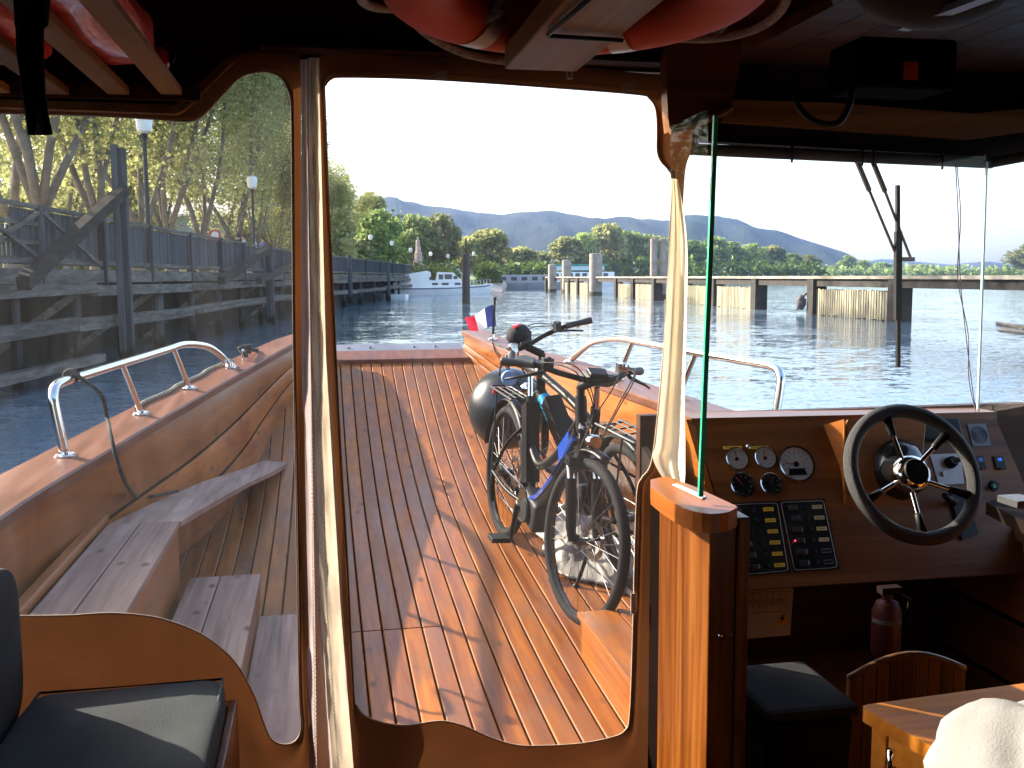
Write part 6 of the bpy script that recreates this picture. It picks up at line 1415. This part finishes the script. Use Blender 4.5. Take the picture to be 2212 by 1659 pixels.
for x, y, w_ in ((2117, 1000, .034), (2158, 1000, .040)):
    m = MB(); drect(m, x, y, w_, .045, 0, .006); v = m.build('digital_meter', M_blk, con, bevel=.003); c = DP(x, y) + DN * .0068 + DV * .009
    m = MB(); m.box(c, DU * .011, DV * .007, DN * .0004); m.build('screen', plain('screen_dark', (.01, .015, .05), .3), v)
    m = MB(); put_text(m, '19' if x > 2120 else '8', .013, c + DN * .001, DU, DV); m.build('digits', emis('led_blue', (.03, .12, 1), 1.1 if x > 2120 else .35), v)
    m = MB(); m.lathe(DP(x + 2, y + 13, .006), DN, [(.004, 0), (.004, .006), (0, .007)], 10); m.build('knob', M_blk, v)
m = MB(); m.lathe(DP(2146, 1050), DN, [(.018, 0), (.018, .004), (.013, .006), (.012, .016), (0, .017)], 20); v = m.build('round_button', M_blk, con, smooth='auto'); m = MB(); m.lathe(DP(2146, 1050, .017), DN, [(.008, 0), (0, .003)], 14); m.build('green_dot', plain('green_dot', (.02, .16, .06), .4), v)
m = MB(); m.prism([DP(x, y) for x, y in ((2048, 1065), (2080, 1062), (2110, 1155), (2075, 1168))], DN * .012); th_ = m.build('throttle_base', M_blk, con, bevel=.01)
m = MB(); m.tube([DP(2062, 1085, .012), DP(2040, 1070, .06)], [.012, .009], 10); m.build('throttle_lever', M_blk, th_, smooth=True); m = MB(); m.ball(DP(2091, 1116, .016), .0075, 12, 8); m.build('white_knob', plain('knob_white', (.8, .82, .9), .3), th_, smooth=True)
for x, y in ((1823, 1188), (2010, 1178), (1958, 1092)):
    m = MB(); m.lathe(DP(x, y), DN, [(.004, 0), (.003, .002), (0, .002)], 10); m.build('screw', M_bez, con)
# side shelf at the right edge
m = MB(); m.rnd(.4); m.prism([PD(2130, 1085, 2.45), PD(2300, 1170, 2.2), PD(2300, 1130, 2.35), PD(2205, 1060, 2.55)], (0, 0, -.03)); m.build('arm_shelf', M_dark, con)
m = MB(); m.box(PD(2200, 1082, 2.35), Rr * .03, A * .035, (0, 0, .008)); m.build('small_box', plain('box_grey', (.06, .06, .065), .4), con)

# ---- under the dash
SN = 2.86
m = MB(); m.prism([PS(x, y, SN) for x, y in ((1588, 1272), (1714, 1270), (1707, 1372), (1588, 1382))], A * .012); nb = m.build('notice_plate', plain('plate_cream', (.48, .42, .36), .6, var=.06)); tag(nb, 'pale electrical plate with ruled scales and a yellow hazard triangle under the dashboard', 'notice')
m = MB()
for y0, y1 in ((1281, 1277), (1298, 1294), (1324, 1321)): m.beam(PS(1594, y0, SN - .001), PS(1706, y1, SN - .001), .001, .002, A)
for i in range(23): m.beam(PS(1597 + i * 4.8, 1300 - i * .17, SN - .001), PS(1597 + i * 4.8, (1309 if i % 3 else 1315) - i * .17, SN - .001), .0012, .001, A)
for i in range(8): m.beam(PS(1600 + i * 14, 1284 - i * .4, SN - .001), PS(1600 + i * 14, 1296 - i * .4, SN - .001), .0012, .001, A)
ln_ = m.build('ruled_lines', M_mk, nb)
m = MB(); m.prism([PS(x, y, SN - .0005) for x, y in ((1673, 1351), (1706, 1348), (1690, 1320))], A * -.001); m.build('hazard_triangle', plain('hazard_yellow', (.70, .36, .02), .5, var=.02), nb)
m = MB(); m.prism([PS(x, y, SN - .0018) for x, y in ((1692, 1327), (1684, 1337), (1689, 1337), (1686, 1347), (1696, 1334), (1691, 1334), (1695, 1327))], A * -.0008); m.build('bolt_symbol', M_mk, nb)
ex = empty('fire_extinguisher', PD(1912, 1422, 2.8), 'red fire extinguisher hanging in the dark under the dashboard', 'fire extinguisher')
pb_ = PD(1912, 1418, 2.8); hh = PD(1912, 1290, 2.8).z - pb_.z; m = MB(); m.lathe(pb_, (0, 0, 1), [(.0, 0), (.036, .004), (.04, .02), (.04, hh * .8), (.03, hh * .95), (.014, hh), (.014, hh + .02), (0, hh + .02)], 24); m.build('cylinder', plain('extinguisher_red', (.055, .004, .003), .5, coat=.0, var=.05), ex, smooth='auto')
m = MB(); m.box(pb_ + Vector((0, 0, hh + .03)) - A * .01, Rr * .03, A * .015, (0, 0, .01)); m.tube([pb_ + Vector((.02, 0, hh + .02)), pb_ + Vector((.06, -.01, hh)), pb_ + Vector((.055, -.01, hh * .5))], .007, 8); m.build('valve', M_dark, ex, smooth='auto')
m = MB(); m.lathe(pb_ + Vector((0, 0, hh * .62)), (0, 0, 1), [(.0405, 0), (.0405, .012)], 14, rad(180), rad(330)); m.build('label_band', plain('band_grey', (.12, .11, .10), .7), ex)
bn = empty('waste_bin', PD(1700, 1650, 2.35), 'dark grey lidded bin in the shadow below the switch panels', 'bin')
bt = PZ(1700, 1452, .93); bx = toL(bt); M_bin = plain('bin_plastic', (.015, .015, .016), .9, spec=.08)
m = MB(); m.hexa([L(bx.x + a * .085, bx.y + b * .11, .365) for a, b in ((-1, -1), (1, -1), (1, 1), (-1, 1))] + [L(bx.x + a * .105, bx.y + b * .13, .87) for a, b in ((-1, -1), (1, -1), (1, 1), (-1, 1))]); m.build('body', M_bin, bn, bevel=.02)
m = MB(); m.lbox(bx.x - .112, bx.x + .112, bx.y - .138, bx.y + .138, .872, .90); m.build('lid', plain('bin_lid', (.035, .035, .036), .9, spec=.08), bn, bevel=.014)
# slatted chair back
ch = empty('wooden_chair', PD(1960, 1659, 2.15), 'small wooden chair with slatted arched back under the helm', 'chair')
ca, cb = toL(PS(1836, 1480, 2.0)), toL(PS(2086, 1475, 2.0)); wC = cb.x - ca.x; zb_ = .45
M_cs = wood('chair_wood', (.07, .03, .01), (.15, .07, .025), (.21, .11, .045), 'z', .4, .3, 1, False, .2); M_cd = wood('chair_wood_dark', (.06, .02, .01), (.13, .045, .02), (.2, .08, .03), 'z', .4, .3, 1, False, .2)
for i in range(9):
    t0 = ca.x + wC * i / 9; zt = ca.z + .045 * math.sin((i + .5) / 9 * math.pi) + .01; m = MB(); m.rnd(rnd.random()); m.lbox(t0 + .001, t0 + wC / 9 - .001, 2.0, 2.018, zb_, zt); m.build('back_slat', M_cd if i in (3, 4, 6) else M_cs, ch, bevel=.002)
m = MB(); rows = [L(ca.x + wC * f / 12, 2.008, ca.z + .045 * math.sin(f / 12 * math.pi) + .012) for f in range(13)]; m.tube(rows, .009, 8); m.build('top_rail', M_cs, ch, smooth=True)
m = MB(); m.lbox(ca.x, cb.x, 2.02, 2.40, zb_ - .03, zb_); m.build('seat', M_cs, ch, bevel=.004)
for a in (ca.x + .02, cb.x - .02):
    for s_ in (2.01, 2.38): m = MB(); m.lbox(a - .015, a + .015, s_ - .0, s_ + .03, .36, zb_ - .03 if s_ > 2.1 else zb_); m.build('leg', M_cs, ch)
# pilot's bench with cushion
zt = 1.03; A1, B1_, C1 = PZ(1856, 1524, zt), PZ(2195, 1478, zt), PZ(2110, 1668, zt); e1 = (B1_ - A1); e2 = (C1 - A1) * 1.9
pb2 = empty('helm_bench', A1 - Vector((0, 0, zt - .36)), 'varnished wooden bench corner at the lower right under the white cushion', 'bench')
M_bw = wood('pilot_bench_wood', (.22, .062, .006), (.42, .145, .014), (.54, .22, .03), 't', .42, .06, .8, False, .2)
m = MB(); m.rnd(.6); m.prism([A1 + e1 * .05, A1 + e1 * 1.4, A1 + e1 * 1.4 + e2, A1 + e2, A1 + e2 * .03, A1 + e1 * .01 + e2 * .008], (0, 0, -.028)); m.build('top', M_bw, pb2, bevel=.005)
m = MB(); m.rnd(.4); q = A1 + e1.normalized() * .012 + e2.normalized() * .02 + Vector((0, 0, -.03)); u1, u2 = e1.normalized(), e2.normalized()
m.box(q + u1 * .016 + u2 * .02 + Vector((0, 0, -.32)), u1 * .016, u2 * .02, (0, 0, .32)); m.build('leg', M_bw, pb2, bevel=.003)
m = MB(); m.box(q + u2 * .22 + u1 * .012 + Vector((0, 0, -.03)), u1 * .009, u2 * .18, (0, 0, .028)); m.build('apron', M_bw, pb2, bevel=.003)
m = MB(); m.box(q + u2 * .18 + u1 * .10 + Vector((0, 0, -.32)), u1 * .012, u2 * .14, (0, 0, .30)); m.build('side_board', M_bw, pb2)
m = MB(); q = PD(1925, 1620, 1.80); m.tube([q, q - Vector((0, 0, .03)), q + Vector((-.012, -.01, -.08)), q + Vector((-.02, -.01, -.16))], .007, 8); m.build('handle', M_bez, pb2, smooth=True)
m = MB(); cc2 = PD(2150, 1610, 1.42) + Vector((.10, 0, -.03)); rows = []
for i in range(29):
    th = math.pi * i / 28; row = []
    for j in range(41):
        ph = 2 * math.pi * j / 40; d = Vector((math.sin(th) * math.cos(ph), math.sin(th) * math.sin(ph), math.cos(th)))
        e = Vector((abs(d.x) ** .7 * (1 if d.x > 0 else -1) * .172, abs(d.y) ** .75 * (1 if d.y > 0 else -1) * .15, d.z * .085))
        k = 1 + .07 * noise.noise(d * 2.3) - .20 * math.exp(-((e.x - .03 + .5 * e.y) ** 2) / .0009) * max(0, d.z) - .12 * math.exp(-((e.x + .07 - .6 * e.y) ** 2) / .0005) * max(0, d.z) + .03 * noise.noise(d * 7)
        row.append(cc2 + e * k + Vector((0, 0, .03 * e.x / .18)))
    rows.append(row)
m.grid(rows); tag(m.build('white_cushion', cloth('cushion_white', (.30, .297, .285), .05, .9, .4, 260, var=.05), smooth=True), 'plump off white cushion on the bench at the lower right corner', 'cushion')

# ---- left seat
M_gc = cloth('grey_fabric', (.045, .052, .055), 0, .95, .6, 420, var=.2)
ls = empty('seat_box', L(-.5, 1.4, .36), 'low wooden seat box under the dark grey cushion on the left', 'bench')
m = MB(); m.rnd(.5); m.lbox(-.24, -.222, .2, 2.34, .36, .862); m.lbox(-1.15, -.24, 2.30, 2.34, .36, .862); m.build('panel', M_postw, ls, bevel=.003)
m = MB(); m.lbox(-1.15, -.24, .2, 2.3, .842, .862); m.build('board', M_dark, ls)
def softbox(t0, t1, s0, s1, z0, z1, r, seed, amp=.008):
    m = MB(); nx, ny = 22, 44; cx, cy, cz = (t0 + t1) / 2, (s0 + s1) / 2, (z0 + z1) / 2; hx, hy, hz = (t1 - t0) / 2, (s1 - s0) / 2, (z1 - z0) / 2
    rows = []
    for i in range(33):
        th = math.pi * i / 32; row = []
        for j in range(65):
            ph = 2 * math.pi * j / 64; f = lambda v, p: abs(v) ** p * (1 if v > 0 else -1)
            d = (f(math.sin(th), .16) * f(math.cos(ph), .13), f(math.sin(th), .16) * f(math.sin(ph), .13), f(math.cos(th), .4))
            n_ = amp * noise.noise(Vector((d[0] * 2.2, d[1] * 5, d[2] + seed))); row.append(L(cx + hx * d[0], cy + hy * d[1], cz + (hz + n_) * d[2]))
        rows.append(row)
    m.grid(rows); return m
sq_ = tag(softbox(-.66, -.235, .3, 2.325, .864, .935, .02, 1).build('seat_cushion', M_gc, smooth=True), 'flat dark grey seat cushion with a sunlit patch at the lower left', 'cushion')
m = MB(); m.tube([L(a, b, .926) for a, b in ((-.648, .32), (-.648, 2.308), (-.249, 2.308), (-.249, .32))], .0035, 6, True); m.build('piping', M_gc, sq_, smooth=True)
tag(softbox(-.80, -.668, .3, 2.31, .87, 1.255, .03, 2).build('backrest_cushion', M_gc, smooth=True), 'upright dark grey backrest cushion at the left edge', 'cushion')

# ================================================================== AIR
def haze():
    m, n = newmat('haze'); o = nd(n, 'ShaderNodeOutputMaterial'); v = nd(n, 'ShaderNodeVolumePrincipled')
    v.inputs['Color'].default_value = (.36, .55, 1, 1); v.inputs['Density'].default_value = HZ; v.inputs['Anisotropy'].default_value = .25
    ln(n, v, 0, o, 1); mb = MB(); mb.wbox(-2750, 2750, -500, 2950, -5, 190); h = mb.build('haze', m); tag(h, 'pale blue air between the boat and the far hills', 'haze', kind='stuff')
HZ = .0002
haze()
